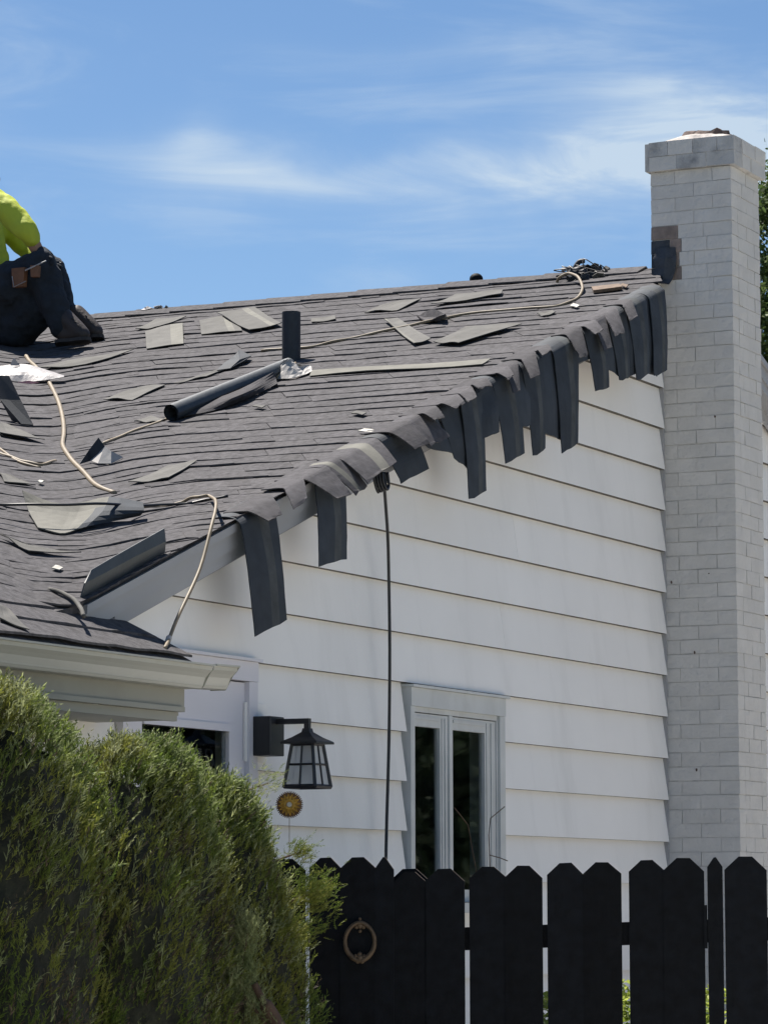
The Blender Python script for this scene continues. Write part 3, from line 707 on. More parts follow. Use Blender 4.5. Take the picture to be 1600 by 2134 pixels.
stuffb.out('far_bricks', M['brick'], chim, kind='stuff')
for (x, y, rr_2) in ((1398, 1213, .006), (1446, 1359, .006), (1450, 1604, .007), (1489, 868, .006), (1476, 1195, .004)):
    q = loc(hit(x, y, O + D * (CH0 - .004), D)); V = [(CH0 - .004, q[1] + rr_2 * random.uniform(.5, 1) * math.cos(t), q[2] + rr_2 * random.uniform(.6, 1.8) * math.sin(t)) for t in np.linspace(0, 2 * math.pi, 8)[:-1]]
    part('paint_chip', V + [(v[0] + .004, v[1], v[2]) for v in V], [tuple(range(7))[::-1]] + [(i, (i + 1) % 7, 7 + (i + 1) % 7, 7 + i) for i in range(7)], M['flue'], chim)
# corbelled cap of two courses
for r in range(2):
    z0 = TOPZ + .003 + r * .0745; z1 = z0 + .0725; e = .028 + (.002 if r else 0)
    cuts = [CV0 - e, -.34, -.21, -.075, CV1 + e] if r else [CV0 - e, -.28, -.12, CV1 + e]
    for i, (a, b) in enumerate(zip(cuts[:-1], cuts[1:])):
        m = 'stainbrick' if (i <= 1 or i == 3) else 'brick'
        box('cap_brick', (CH0 - e, a + .0015, z0), (CH0 + .09, b - .001, z1), M[m], chim, j=.002)
    cuts = [CH0 + .091, .27 + .06 * r, CH1 + e]
    for a, b in zip(cuts[:-1], cuts[1:]): box('cap_brick', (a + .003, CV0 - e, z0), (b - .001, CV0 + .09, z1), M['brick'], chim, j=.002)
    box('cap_brick', (CH1 - .09, CV0 + .091, z0), (CH1 + e, CV1 + e, z1), M['brick'], chim, j=.002)
    box('cap_brick', (CH0 + .091, CV1 - .06, z0), (CH1 - .091, CV1 + e, z1), M['brick'], chim, j=.002)
zt = TOPZ + .156
ring = lambda f, h, j: [(0.26 + f * .23 * math.cos(t) * 1.2 + random.uniform(-j, j), -.2 + f * .22 * math.sin(t) * 1.2 + random.uniform(-j, j), zt + h + random.uniform(-j, j)) for t in np.linspace(0, 2 * math.pi, 25)[:-1]]
sq = lambda f: [(0.26 + .235 * f * max(-1, min(1, 1.42 * math.cos(t))), -.2 + .225 * f * max(-1, min(1, 1.42 * math.sin(t))), zt - .02) for t in np.linspace(0, 2 * math.pi, 25)[:-1]]
V = sq(1.0) + ring(.72, .025, .003) + ring(.5, .040, .003); Fc = [(r * 24 + i, r * 24 + (i + 1) % 24, (r + 1) * 24 + (i + 1) % 24, (r + 1) * 24 + i) for r in range(2) for i in range(24)] + [tuple(range(48, 72))]
part('mortar_crown', V, Fc, M['crown'], chim)
V = ring(.56, .030, .004) + ring(.50, .062, .010) + ring(.38, .064, .010) + ring(.34, .03, .003)
part('flue_rim', V, [(r * 24 + i, r * 24 + (i + 1) % 24, (r + 1) * 24 + (i + 1) % 24, (r + 1) * 24 + i) for r in range(3) for i in range(24)], M['flue'], chim)
# torn step flashing, black with old roof tar, bent against the chimney
V, Fc = sheet([[(CH0 - .006, -.002, 4.955), (CH0 - .010, -.055, 4.955), (CH0 - .008, -.103, 4.950)], [(CH0 - .016, .016, 4.90), (CH0 - .020, -.05, 4.90), (CH0 - .010, -.108, 4.89)],
               [(CH0 - .016, .004, 4.85), (CH0 - .022, -.045, 4.84), (CH0 - .010, -.102, 4.83)], [(CH0 - .020, .018, 4.80), (CH0 - .026, -.04, 4.79), (CH0 - .014, -.085, 4.785)], [(CH0 - .05, -.002, 4.77), (CH0 - .05, -.04, 4.765), (CH0 - .03, -.075, 4.76)]], .006)
part('torn_flashing', V, Fc, M['sootbrick'], chim)

# ================================================================= things on the roof
def on(x, y, off=0.0):
    q = gableplane(x, y, off)
    if q[1] > -0.3 and q[0] < RIDGE_U and below(q[0], q[1], q[2] - off + 0.004) : return q
    return onroof(x, y, off)
def loose(name, quad, label, cat='loose shingle', m='back', off=0.010, curl=0.009, band=None, group=None, r=6, c=6, th=0.004, wob=0.004, tri=None):
    """a limp piece lying on the roof: four corners seen in the picture, laid on the slope, with curled edges"""
    P = [on(x, y, off) for x, y in quad]
    G = np.array(bilin(*P, r, c))
    ph = random.uniform(0, 6)
    for i in range(r + 1):
        for j in range(c + 1):
            a, b = i / r, j / c
            edge = max(abs(a - .5), abs(b - .5)) * 2
            G[i, j, 2] = max(G[i, j, 2], surf(G[i, j, 0], G[i, j, 1]) + off) + curl * max(0, edge - .45) ** 2 * (1 + .6 * math.sin(ph + 5 * a + 3 * b)) + wob * math.sin(ph + 7 * a) * math.sin(2 + 5 * b)
    V, Fc = sheet(G, th); idx = [0] * len(Fc); mats = [M[m]]
    if band is not None:
        mats.append(M['backlight']); q = 0
        for i in range(r):
            for j in range(c):
                if (j if band[0] == 'c' else i) in band[1]: idx[q] = idx[q + 1] = 1
                q += 2
    o, cc = thing(name, V, Fc, mats, label, cat, group, smooth=False, idx=idx); return o
GL = 'loose shingles scattered on the roof'
loose('loose_shingle', [(303, 690), (381, 674), (383, 717), (306, 727)], 'squarish grey loose shingle with a pale right edge, right of the worker', band=('c', (4, 5)), group=GL)
loose('loose_shingle', [(283, 688), (325, 666), (388, 661), (332, 682)], 'thin pale scrap of shingle lying just above the squarish loose shingle', group=GL)
loose('loose_shingle', [(416, 667), (490, 659), (505, 690), (420, 697)], 'grey shingle piece with pale end, left of the large slanting shingle near the ridge', band=('c', (4,)), group=GL)
loose('loose_shingle', [(452, 653), (530, 641), (586, 676), (519, 689)], 'large slanting loose shingle with a pale diagonal band, left of the vent pipe top', band=('c', (4,)), group=GL, off=.02)
loose('loose_shingle', [(647, 666), (698, 659), (700, 667), (650, 673)], 'short pale strip of shingle lying right of the top of the vent pipe', group=GL)
loose('loose_shingle', [(759, 651), (819, 630), (878, 623), (828, 647)], 'grey-brown loose shingle under the ridge, above the crossed pale strips', group=GL)
loose('loose_shingle', [(898, 636), (950, 614), (1047, 605), (1044, 614)], 'long tapering grey shingle below the round vent on the ridge', group=GL, off=.02)
loose('loose_shingle', [(800, 667), (828, 664), (898, 708), (862, 717)], 'pale shingle strip with a torn white edge, pointing downslope under the tan hose', group=GL, off=.018, band=('c', (0,)))
loose('loose_shingle', [(903, 714), (972, 681), (1087, 675), (955, 716)], 'large pale triangular shingle lying in the middle of the slope below the hose', group=GL, off=.02)
loose('loose_shingle', [(868, 672), (876, 662), (930, 662), (925, 674)], 'small brown curled shingle scrap under the tan hose at mid slope', m='top', curl=.09, group=GL)
loose('loose_shingle', [(645, 784), (652, 773), (1022, 750), (1004, 760)], 'very long narrow pale strip running right from the pipe flashing', group=GL, m='backlight', curl=.01)
loose('loose_shingle', [(70, 770), (140, 753), (280, 730), (180, 761)], 'long pale shingle streak beside the worker, above the white wrapper', group=GL)
loose('loose_shingle', [(216, 832), (300, 806), (346, 802), (276, 834)], 'grey flat shingle left of the end of the rolled felt', group=GL)
loose('loose_shingle', [(362, 800), (470, 765), (520, 750), (430, 785)], 'grey shingle lying just behind the rolled felt', group=GL, curl=.004)
loose('loose_shingle', [(268, 1008), (350, 972), (412, 961), (352, 998)], 'pale-edged shingle piece low on the slope above the black cable', group=GL)
loose('loose_shingle', [(280, 880), (315, 868), (345, 876), (318, 880)], 'small grey shingle scrap below the open end of the rolled felt', group=GL)
loose('loose_shingle', [(1118, 655), (1150, 648), (1158, 652), (1132, 660)], 'tiny pale shingle scrap at right below the curve of the hose', group=GL)
loose('loose_shingle', [(0, 880), (30, 892), (94, 918), (0, 902)], 'pale twisted shingle strip in the valley at the left edge of the picture', group=GL, off=.02)
loose('loose_shingle', [(0, 1115), (80, 1143), (170, 1154), (60, 1150)], 'long thin pale shingle strip curving across the valley, below the big lifted flap', group=GL, off=.015)
loose('loose_shingle', [(0, 1262), (18, 1270), (62, 1316), (0, 1290)], 'pale shingle scrap on the wing roof above the gutter at the left edge', group=GL, off=.015)
loose('loose_shingle', [(0, 985), (40, 1000), (75, 1012), (10, 1004)], 'small pale strip in the valley between the hose end and the black cable', group=GL, off=.012)
# lifted flaps and standing pieces
def grid_thing(name, rows, m, label, cat, group=None, th=.004, idxf=None, sub=3):
    G = np.array(rows, float)
    # resample smoothly
    a = np.array([smoothpath(list(r), sub) for r in G]); b = np.array([smoothpath(list(a[:, j]), sub) for j in range(a.shape[1])]).transpose(1, 0, 2)
    V, Fc = sheet(b, th); return thing(name, V, Fc, m, label, cat, group)
def R_(x, y, h=0.0, dv=0.0):
    q = on(x, y, 0.01).copy(); q[2] += h; q[1] += dv; return q
def at_depth(x, y, base, du=0.0):
    """picture point in the plane across the line of sight through a base point on the roof"""
    w = wor(*base) + D * du; return loc(hit(x, y, w, np.array([0, 1.0, 0])))
# big lifted flap: pale underside, shade of the side facing away painted dark
b1 = on(150, 1090, .01)
rows = [[at_depth(47, 1022, b1, .16), at_depth(110, 1048, b1, .14), at_depth(170, 1048, b1, .14), at_depth(228, 1036, b1, .14), at_depth(298, 1048, b1, .16)],
        [at_depth(60, 1065, b1, .07), at_depth(110, 1072, b1, .04), at_depth(160, 1078, b1, .04), at_depth(215, 1066, b1, .0), at_depth(300, 1064, b1, .08)],
        [on(80, 1100, .012), on(108, 1108, .012), on(136, 1112, .012), on(180, 1098, .02), on(292, 1074, .02)]]
G = np.array(rows)
a = np.array([smoothpath(list(r), 3) for r in G]); b = np.array([smoothpath(list(a[:, j]), 3) for j in range(a.shape[1])]).transpose(1, 0, 2)
V, Fc = sheet(b, .005); R2, C2 = b.shape[:2]; idx = [0] * len(Fc); q = 0
for i in range(R2 - 1):
    for j in range(C2 - 1):
        if j >= 8 + (i < 2): idx[q] = idx[q + 1] = 1
        q += 2
thing('lifted_shingle', V, Fc, [M['backlight'], M['hang']], 'big curled-up shingle flap under the black cable, pale underside, shaded side painted dark', 'loose shingle', GL, idx=idx)
# small corner flap
b2 = on(190, 962, .01)
V, Fc = sheet([[at_depth(206, 912, b2, -.01), at_depth(219, 930, b2, -.02)], [at_depth(185, 940, b2, 0), at_depth(205, 946, b2, -.02)], [on(165, 968, .012), on(188, 960, .015)]], .004)
thing('lifted_shingle', V, Fc, M['hang'], 'small dark shingle corner standing up where the tan hose ends', 'loose shingle', GL)
V, Fc = sheet([[at_depth(219, 930, b2, -.02), at_depth(232, 940, b2, -.03), on(257, 953, .012)], [on(186, 959, .015), on(205, 966, .015), on(232, 966, .012)]], .003)
thing('metal_scrap', V, Fc, M['flash'], 'small bent piece of shiny flashing beside the standing shingle corner', 'metal scrap')
# dark piece standing against the foot of the rake
def rkp(x, y, off): return onwall(x, y, off)
V, Fc = sheet([[rkp(168, 1247, .14), rkp(218, 1222, .14), rkp(275, 1190, .14), rkp(343, 1152, .14)], [rkp(177, 1215, .155), rkp(225, 1190, .16), rkp(280, 1160, .16), rkp(345, 1128, .155)], [rkp(190, 1188, .15), rkp(232, 1163, .155), rkp(285, 1133, .155), rkp(342, 1101, .15)]], .005)
thing('standing_shingle', V, Fc, M['roll'], 'black shingle standing on edge at the foot of the gable rake', 'loose shingle', GL)
# dark strip propped up at the left edge
b3 = on(58, 884, .01)
V, Fc = sheet([[at_depth(-22, 782, b3, .10), at_depth(0, 783, b3, .10), at_depth(20, 784, b3, .10)], [at_depth(0, 832, b3, .05), at_depth(20, 834, b3, .05), at_depth(44, 834, b3, .05)], [on(26, 876, .012), on(46, 884, .012), on(70, 886, .012)]], .006)
thing('propped_strip', V, Fc, M['hang'], 'stiff black shingle strip leaning up out of the valley below the white wrapper', 'loose shingle', GL)
# white wrapper
b4 = on(70, 795, .01)
rows = [[at_depth(-40, 760, b4, .12), at_depth(0, 763, b4, .12), at_depth(35, 759, b4, .14), at_depth(64, 761, b4, .12), at_depth(100, 772, b4, .1), at_depth(134, 783, b4, .06)],
        [at_depth(-40, 775, b4, .02), at_depth(0, 778, b4, .03), at_depth(35, 776, b4, .02), at_depth(64, 776, b4, .03), at_depth(100, 780, b4, .02), at_depth(133, 786, b4, .02)],
        [at_depth(-40, 790, b4, -.02), at_depth(0, 790, b4, -.02), at_depth(25, 795, b4, -.02), at_depth(55, 796, b4, -.02), at_depth(90, 793, b4, -.02), at_depth(120, 788, b4, 0)]]
wr, cw_ = grid_thing('plastic_wrapper', rows, M['plastic'], 'crumpled white shingle-bundle wrapper lying at the left edge below the worker', 'wrapper', th=.003)
q = [at_depth(34, 797, b4, -.04), at_depth(60, 793, b4, -.04), at_depth(84, 797, b4, -.04), at_depth(60, 801, b4, -.04)]
part('printed_band', rel(q, cw_), [(0, 1, 2, 3)], M['pink'], wr)
V, Fc = sheet([[at_depth(22, 762, b4, .1), at_depth(28, 762, b4, .1), at_depth(44, 762, b4, .1)], [at_depth(25, 754, b4, .1), at_depth(30, 754, b4, .1), at_depth(38, 756, b4, .1)], [at_depth(29, 747, b4, .1), at_depth(31, 747, b4, .1), at_depth(33, 749, b4, .1)]], .002)
part('torn_corner', rel(V, cw_), Fc, M['plastic'], wr)
# rolled felt
pA, pB = on(357, 862, .042), on(602, 762, .042)
axis = pB - pA; Lr = np.linalg.norm(axis); ax = axis / Lr
side = np.cross(ax, [0, 0, 1.0]); side /= np.linalg.norm(side); up3 = np.cross(side, ax)
V = []; Fc = []; nturn = 44
for i in range(nturn + 1):
    th = i / nturn * 2.6 * 2 * math.pi; rr = .041 - .0016 * th / 2.0
    for e in (0.0, 0.33, 0.66, 1.0):
        V.append(pA + ax * Lr * e + (side * math.cos(th) + up3 * math.sin(th)) * (rr + .0025 * math.sin(3 * e + th)))
for i in range(nturn):
    for e in range(3): a = i * 4 + e; Fc.append((a, a + 1, a + 5, a + 4))
rl, cr = thing('rolled_felt', V, Fc, M['roll'], 'tube of rolled-up black roofing felt lying down the slope beside the vent pipe', 'roll of felt', smooth=True)
rr_ = [[at_depth(570, 775, on(575, 800, .01), .05), at_depth(575, 790, on(575, 800, .01), .03), on(578, 800, .02)],
       [on(500, 812, .05), on(505, 822, .05), on(512, 832, .014)], [on(430, 838, .03), on(440, 846, .03), on(445, 856, .012)], [on(372, 856, .02), on(375, 862, .02), on(380, 868, .012)]]
grid_thing('felt_tail', rr_, M['top'], 'wavy loose tail of felt lying in front of the rolled tube', 'roofing felt')
V, Fc = sheet([[on(452, 772, .012), on(480, 768, .012), on(512, 750, .03)], [on(470, 755, .012), on(500, 750, .03), at_depth(524, 742, on(524, 748, .01))], [on(486, 743, .03), at_depth(497, 732, on(497, 745, .01)), at_depth(500, 729, on(500, 745, .01))]], .004)
thing('lifted_shingle', V, Fc, M['hang'], 'small dark triangular shingle tip sticking up behind the rolled felt', 'loose shingle', GL)
# vent pipe
pb = on(607, 752, 0.0)
vp = spawn('vent_pipe', 'short black plumbing vent pipe standing on the roof slope behind a torn metal flashing', 'vent pipe', pb)
V, Fc = tubegeo([(0, 0, -.05), (0, 0, .2), (0, 0, .236)], .0445, 24, False)
V2, F2 = tubegeo([(0, 0, .236), (0, 0, .0)], .038, 24, False); k = len(V)
V = list(V) + list(V2); Fc = Fc + [tuple(k + q for q in f) for f in F2] + [(48 + i, 48 + (i + 1) % 24, k + (24 - i - 1) % 24 if False else k + (i + 1) % 24, k + i) for i in range(24)]
part('pipe', V, Fc[:48] + Fc[48:72], M['pipe'], vp, smooth=True)
rim = MB(); 
for i in range(24):
    t0, t1 = 2 * math.pi * i / 24, 2 * math.pi * (i + 1) / 24
    rim.add([(.0445 * math.cos(t0), .0445 * math.sin(t0), .236), (.0445 * math.cos(t1), .0445 * math.sin(t1), .236), (.038 * math.cos(t1), .038 * math.sin(t1), .236), (.038 * math.cos(t0), .038 * math.sin(t0), .236)], [(0, 1, 2, 3)])
rim.out('pipe_rim', M['pipe'], vp)
P = [on(572, 790, .012), on(600, 789, .012), on(630, 783, .012), on(650, 774, .012)]
Q = [at_depth(577, 768, P[0], .04), at_depth(598, 757, P[1], .05), at_depth(622, 770, P[2], .04), on(646, 762, .012)]
S_ = [at_depth(588, 752, P[1], .07), at_depth(603, 748, P[1], .05), at_depth(612, 756, P[2], .06), at_depth(628, 760, P[2], .08)]
G = np.array([P, Q, S_]); a = np.array([smoothpath(list(r), 4) for r in G]); b = np.array([smoothpath(list(a[:, j]), 4) for j in range(a.shape[1])]).transpose(1, 0, 2)
b += rng.normal(size=b.shape) * .0015
V, Fc = sheet(b, .003); part('flashing', rel(V, pb), Fc, M['flash'], vp)

# hoses and cables
def hose(name, P, r, m, label, cat, n=5, nr=8, group=None):
    Q = smoothpath(P, n); Q = [q + np.array([0, 0, .0015 * math.sin(i * .9)]) for i, q in enumerate(Q)]
    V, Fc = tubegeo(Q, r, nr); return thing(name, V, Fc, m, label, cat, group, smooth=True)
GH = 'tan air hoses lying on the roof'
RH = .0085
hose('air_hose', [on(x, y, RH) for x, y in [(55, 742), (62, 752), (80, 770), (98, 790), (118, 826), (131, 868), (134, 902), (132, 930), (150, 958), (180, 990), (206, 1015), (240, 1027)]], .0105, M['hose'], 'thick tan air hose snaking down from the white wrapper towards the lifted flap', 'hose', group=GH)
ph = lambda x, y, h=0.0: on(x, y, RH + h)
hose('air_hose', [ph(1160, 588), ph(1166, 577, .03), ph(1186, 570, .045), ph(1203, 577, .04), ph(1213, 598, .02), ph(1206, 617), ph(1180, 632), ph(1140, 640), ph(1060, 645), ph(960, 656), ph(900, 668, .01), ph(840, 681, .01), ph(750, 701), ph(690, 713), ph(640, 724), ph(585, 727), ph(545, 731)], .0075, M['hose'], 'long tan air hose looping from the ridge debris down to the vent pipe', 'hose', group=GH)
hose('air_hose', [ph(616, 757, .05), ph(592, 775, .03), ph(560, 796), ph(510, 824), ph(470, 842), ph(430, 851), ph(370, 866), ph(300, 891), ph(250, 910), ph(213, 926)], .0075, M['hose'], 'tan air hose running from the pipe flashing past the rolled felt to the standing corner', 'hose', group=GH)
P = [ph(300, 1058), ph(345, 1056), ph(375, 1048), ph(395, 1039, .015), ph(420, 1034, .025), ph(440, 1035, .02), onwall(450, 1046, .13), onwall(448, 1070, .19), onwall(440, 1100, .22), onwall(425, 1160, .24), onwall(405, 1215, .26), onwall(378, 1270, .28), onwall(354, 1328, .30), onroof(344, 1352, .008)]
hd, chd = hose('air_hose', P, .0065, M['hose'], 'tan air hose bending over the gable edge and hanging down beside the gutter', 'hose', group=GH)
for a, b in (((353, 1328), (349, 1340)), ((425, 1162), (424, 1166))):
    V, Fc = tubegeo([onwall(*a, .30 if a[0] < 400 else .24) , onwall(*b, .305 if a[0] < 400 else .24)], .0105, 8)
    if a[0] < 400: part('coupling', rel(V, chd), Fc, M['flash'], hd)
hose('air_hose', [ph(-40, 925), ph(0, 944), ph(30, 955), ph(60, 964), ph(90, 968), ph(116, 960)], .0075, M['hose'], 'end of a tan air hose entering the valley from the left edge of the picture', 'hose', group=GH)
hose('air_hose', [ph(-40, 905), ph(0, 934), ph(20, 950), ph(50, 966), ph(85, 974)], .006, M['hose'], 'thinner tan hose lying just below the hose end at the left edge', 'hose', group=GH)
hose('black_cable', [ph(x, y, h) for x, y, h in [(-60, 1052, .05), (0, 1051, .06), (100, 1052, .09), (200, 1050, .09), (300, 1053, .03), (380, 1050, 0), (430, 1042, 0), (475, 1033, 0)]], .0055, M['black'], 'thin black cable stretched across the lower roof over the lifted flap', 'cable')
hose('fallen_strip', [ph(103, 1228), ph(137, 1238, .01), ph(160, 1255, .015), ph(170, 1270, .01), ph(175, 1284)], .008, M['back'], 'short bent grey strip on the wing roof near the foot of the rake', 'scrap')
# scraps
def chip(x, y, w, h, label, m='chip'):
    loose('scrap', [(x - w, y), (x - w * .3, y - h), (x + w, y - h * .2), (x + w * .4, y + h)], label, 'scrap', m, curl=.01, off=.014, r=2, c=2, wob=.001)
chip(120, 1185, 12, 5, 'small white scrap on the wing roof in the valley')
chip(85, 1005, 7, 3, 'tiny white scrap beside the short strip in the valley')
chip(1197, 638, 10, 4, 'small pale wood chip below the loop of the tan hose near the chimney', 'chip')
chip(765, 899, 20, 4, 'torn white paper scrap at the roof edge above the hanging shingles')
chip(748, 862, 16, 4, 'grey splinter lying low on the slope', 'back')
chip(1300, 596, 9, 4, 'pinkish scrap on the slope close to the chimney', 'wood')
chip(540, 848, 14, 3, 'small grey scrap below the felt tail', 'back')
loose('board', [(1232, 600), (1290, 594), (1296, 600), (1236, 608)], 'short brown board lying between the ridge debris and the chimney', 'board', 'wood', off=.02, curl=0, th=.016, wob=0)
# rounded exhaust vent beyond the ridge
rv = on(994, 592, 0)
V = []; Fc = []
for i in range(5):
    ph_ = i / 4 * math.pi / 2
    for j in range(16): t = j / 16 * 2 * math.pi; V.append((.036 * math.cos(ph_) * math.cos(t), .036 * math.cos(ph_) * math.sin(t), .035 + .030 * math.sin(ph_)))
V += [(.030 * math.cos(t), .030 * math.sin(t), -.03) for t in np.linspace(0, 2 * math.pi, 17)[:-1]]
for i in range(4):
    for j in range(16): Fc.append((i * 16 + j, i * 16 + (j + 1) % 16, (i + 1) * 16 + (j + 1) % 16, (i + 1) * 16 + j))
for j in range(16): Fc.append((80 + j, 80 + (j + 1) % 16, (j + 1) % 16, j))
pv = np.array([RIDGE_U + .10, 1.12, RIDGE_Z + .012])
for vv in np.linspace(.6, 1.6, 60):
    if abs(pixel_of(RIDGE_U + .1, vv, RIDGE_Z)[0] - 994) < 4: pv[1] = vv
thing('roof_vent', [np.array(v) + pv for v in V], Fc, M['fence'], 'round black vent cap peeping over the ridge', 'roof vent', smooth=True)
# debris on the ridge
def ridge_pt(px, du=-0.05):
    best = min(np.linspace(-.1, 5, 800), key=lambda vv: abs(pixel_of(RIDGE_U + du, vv, RIDGE_Z)[0] - px)); return np.array([RIDGE_U + du, best, RIDGE_Z - PA * abs(du)])
dc = ridge_pt(1208, -.10)
deb = spawn('debris_pile', 'heap of torn black shingle scraps and wire under the nail gun on the ridge', 'debris pile', dc)
for i in range(22):
    c = np.array([random.uniform(-.12, .10), random.gauss(0, .07), random.uniform(.0, .05)]); c[2] += .0
    w, l = random.uniform(.010, .028), random.uniform(.018, .042)
    a = rng.normal(size=3); a /= np.linalg.norm(a); b = np.cross(a, rng.normal(size=3)); b /= np.linalg.norm(b)
    G = [[c + a * w * (s - 1) + b * l * (t - 1) + np.cross(a, b) * .012 * ((s - 1) ** 2 - (t - 1) ** 2) + np.array([0, 0, c[0] * PA]) for t in range(3)] for s in range(3)]
    V, Fc = sheet(G, .004); part('torn_piece', V, Fc, M['hang'] if i % 4 else M['back'], deb)
for k_ in range(7):
    c = np.array([random.uniform(-.08, .06), random.uniform(-.16, .10), .03]); P = [c + rng.normal(size=3) * np.array([.03, .05, .022]) for _ in range(4)]
    V, Fc = tubegeo(smoothpath(P, 4), .003, 5); part('wire', V, Fc, M['black'], deb, smooth=True)
gun = spawn('nail_gun', 'black roofing nail gun lying on the ridge at the end of the tan hose', 'nail gun', dc)
for nm, P_, R_2 in (('barrel', [(0, .060, .030), (.0, -.030, .045)], [.022, .024]), ('nose', [(0, -.030, .045), (-.01, -.075, .030)], [.014, .009]), ('handle', [(0, .035, .045), (.01, .010, .085), (.012, -.02, .090)], [.013, .012, .012]), ('magazine', [(-.02, -.055, .022), (-.02, -.015, .012)], [.026, .026])):
    V, Fc = tubegeo(smoothpath(P_, 3) if len(P_) > 2 else P_, R_2[0] if len(P_) > 2 else R_2, 10); part(nm, V, Fc, M['pipe'], gun, smooth=True)
V, Fc = tubegeo([(0, .060, .030), (0, .078, .028)], .010, 8); part('hose_fitting', V, Fc, M['flash'], gun)
dcan = MB(); V, Fc = tubegeo([(0, .10, .050), (0, .045, .058)], .011, 8); dcan.add(V, Fc); dcan.out('bright_can', M['flash'], deb)
wc = ridge_pt(331, -.02)
wd = spawn('white_debris', 'small crumpled white bag on the ridge right of the worker', 'bag', wc)
for i in range(6):
    V, Fc = sheet([[np.array([random.uniform(-.02, .02), -.045 + .018 * i + .03 * t, .012 + random.uniform(0, .028)]) + np.array([.02 * s, 0, 0]) for t in range(3)] for s in range(2)], .003)
    part('fold', V, Fc, M['plastic'], wd)

# ---------------------------------------------------------------- worker
FOLD = bpy.data.textures.new('folds', 'CLOUDS'); FOLD.noise_scale = 0.085; FOLD.noise_depth = 2
def skin(name, verts, edges, radii, m, parent, vox=0.014, folds=0.0):
    """one continuous body surface: spheres swept along the bones, fused and smoothed"""
    mb = MB(); seen = set()
    def ball(c, r):
        V = []; n, k = 10, 7
        for i in range(k + 1):
            ph_ = -math.pi / 2 + math.pi * i / k
            for j in range(n): t = 2 * math.pi * j / n; V.append((c[0] + r * math.cos(ph_) * math.cos(t), c[1] + r * math.cos(ph_) * math.sin(t), c[2] + r * math.sin(ph_)))
        mb.add(V, [(i * n + j, i * n + (j + 1) % n, (i + 1) * n + (j + 1) % n, (i + 1) * n + j) for i in range(k) for j in range(n)])
    for a, b in edges:
        pa, pb = np.array(verts[a], float), np.array(verts[b], float); ra, rb = [q if not hasattr(q, '__len__') else max(q) for q in (radii[a], radii[b])]
        L = np.linalg.norm(pb - pa); st = max(2, int(L / (min(ra, rb) * .4)) + 1)
        for i in range(st + 1): t = i / st; ball(pa + (pb - pa) * t, ra + (rb - ra) * t)
    o = mb.out(name, m, parent, smooth=True)
    rm = o.modifiers.new('fuse', 'REMESH'); rm.mode = 'VOXEL'; rm.voxel_size = min(vox, min(max(r_) if hasattr(r_, '__len__') else r_ for r_ in radii) * .3); rm.use_smooth_shade = True
    sm = o.modifiers.new('smooth', 'SMOOTH'); sm.iterations = 6; sm.factor = .6
    if folds: dm = o.modifiers.new('folds', 'DISPLACE'); dm.texture = FOLD; dm.strength = folds; dm.mid_level = .5; dm.texture_coords = 'LOCAL'
    return o
wb = on(165, 722, 0.0)
worker = spawn('person', 'roofer crouching at the left edge in a yellow-green shirt and dark trousers', 'person', wb)
SC = 393.0
def wp(x, y, du=0.0):   # picture offset to the worker's own frame (local y to the left, z up)
    return np.array([du, (165 - x) / SC / 0.905 + du * 0.48, (722 - y) / SC - du * .13])
hip = wp(-14, 640)
kn1, kn2 = wp(88, 566, -.14), wp(100, 545, .12)
an1, an2 = wp(130, 690, -.10), wp(150, 664, .11)
chest = wp(-62, 480); neck = wp(-62, 400); shl, shr = wp(-30, 412, -.17), wp(-30, 412, .17)
ell, elr = wp(58, 494, -.19), wp(50, 486, .2); wrl, wrr = wp(84, 540, -.13), wp(92, 528, .1)
waist = wp(-40, 560)
body = [hip, waist, chest, neck, wp(-52, 362), wp(-50, 338), shl, ell, wrl, shr, elr, wrr, kn1, an1, kn2, an2, wp(-18, 352)]
ed = [(0, 1), (1, 2), (2, 3), (3, 4), (4, 5), (2, 6), (6, 7), (7, 8), (2, 9), (9, 10), (10, 11), (0, 12), (12, 13), (0, 14), (14, 15), (4, 16)]
rad = [.12, .12, .13, .055, .085, .092, .055, .042, .034, .055, .042, .034, .035, .03, .035, .03, .02]
skin('body', body, ed, rad, M['skin'], worker)
skin('shirt', [wp(-44, 545), chest, wp(-55, 425), shl, wp(14, 448, -.18), ell, shr, wp(10, 446, .185), elr, wp(68, 512, -.17), wp(66, 502, .16)], [(0, 1), (1, 2), (2, 3), (3, 4), (4, 5), (2, 6), (6, 7), (7, 8), (5, 9), (8, 10)], [.150, .155, .12, .080, .076, .062, .080, .070, .058, .050, .048], M['hivis'], worker, vox=.011, folds=.022)
skin('trousers', [wp(-38, 575), hip, wp(20, 600, -.13), kn1, wp(112, 640, -.12), an1, wp(26, 590, .12), kn2, wp(122, 625, .12), an2, wp(30, 668, -.02), wp(72, 640, -.06)], [(0, 1), (1, 2), (2, 3), (3, 4), (4, 5), (1, 6), (6, 7), (7, 8), (8, 9), (1, 10), (10, 11)], [.155, .165, .125, .092, .084, .066, .125, .088, .080, .064, .135, .115], M['trouser'], worker, vox=.011, folds=.035)
skin('hair', [wp(-58, 330), wp(-70, 345)], [(0, 1)], [.095, .088], M['hair'], worker)
for gx, gy, gu in ((97, 548, -.14), (106, 534, .1)):
    gl = skin('glove', [wp(gx - 8, gy - 10, gu), wp(gx + 2, gy + 2, gu)], [(0, 1)], [.040, .046], M['trouser'], worker)
    for f_ in range(4): 
        V, Fc = tubegeo(smoothpath([wp(gx + 2, gy + 2, gu - .03 + .02 * f_), wp(gx + 14, gy + 8 + f_, gu - .032 + .021 * f_), wp(gx + 15, gy + 22 + f_, gu - .03 + .02 * f_)], 3), .0105, 8); part('finger', V, Fc, M['trouser'], gl, smooth=True)
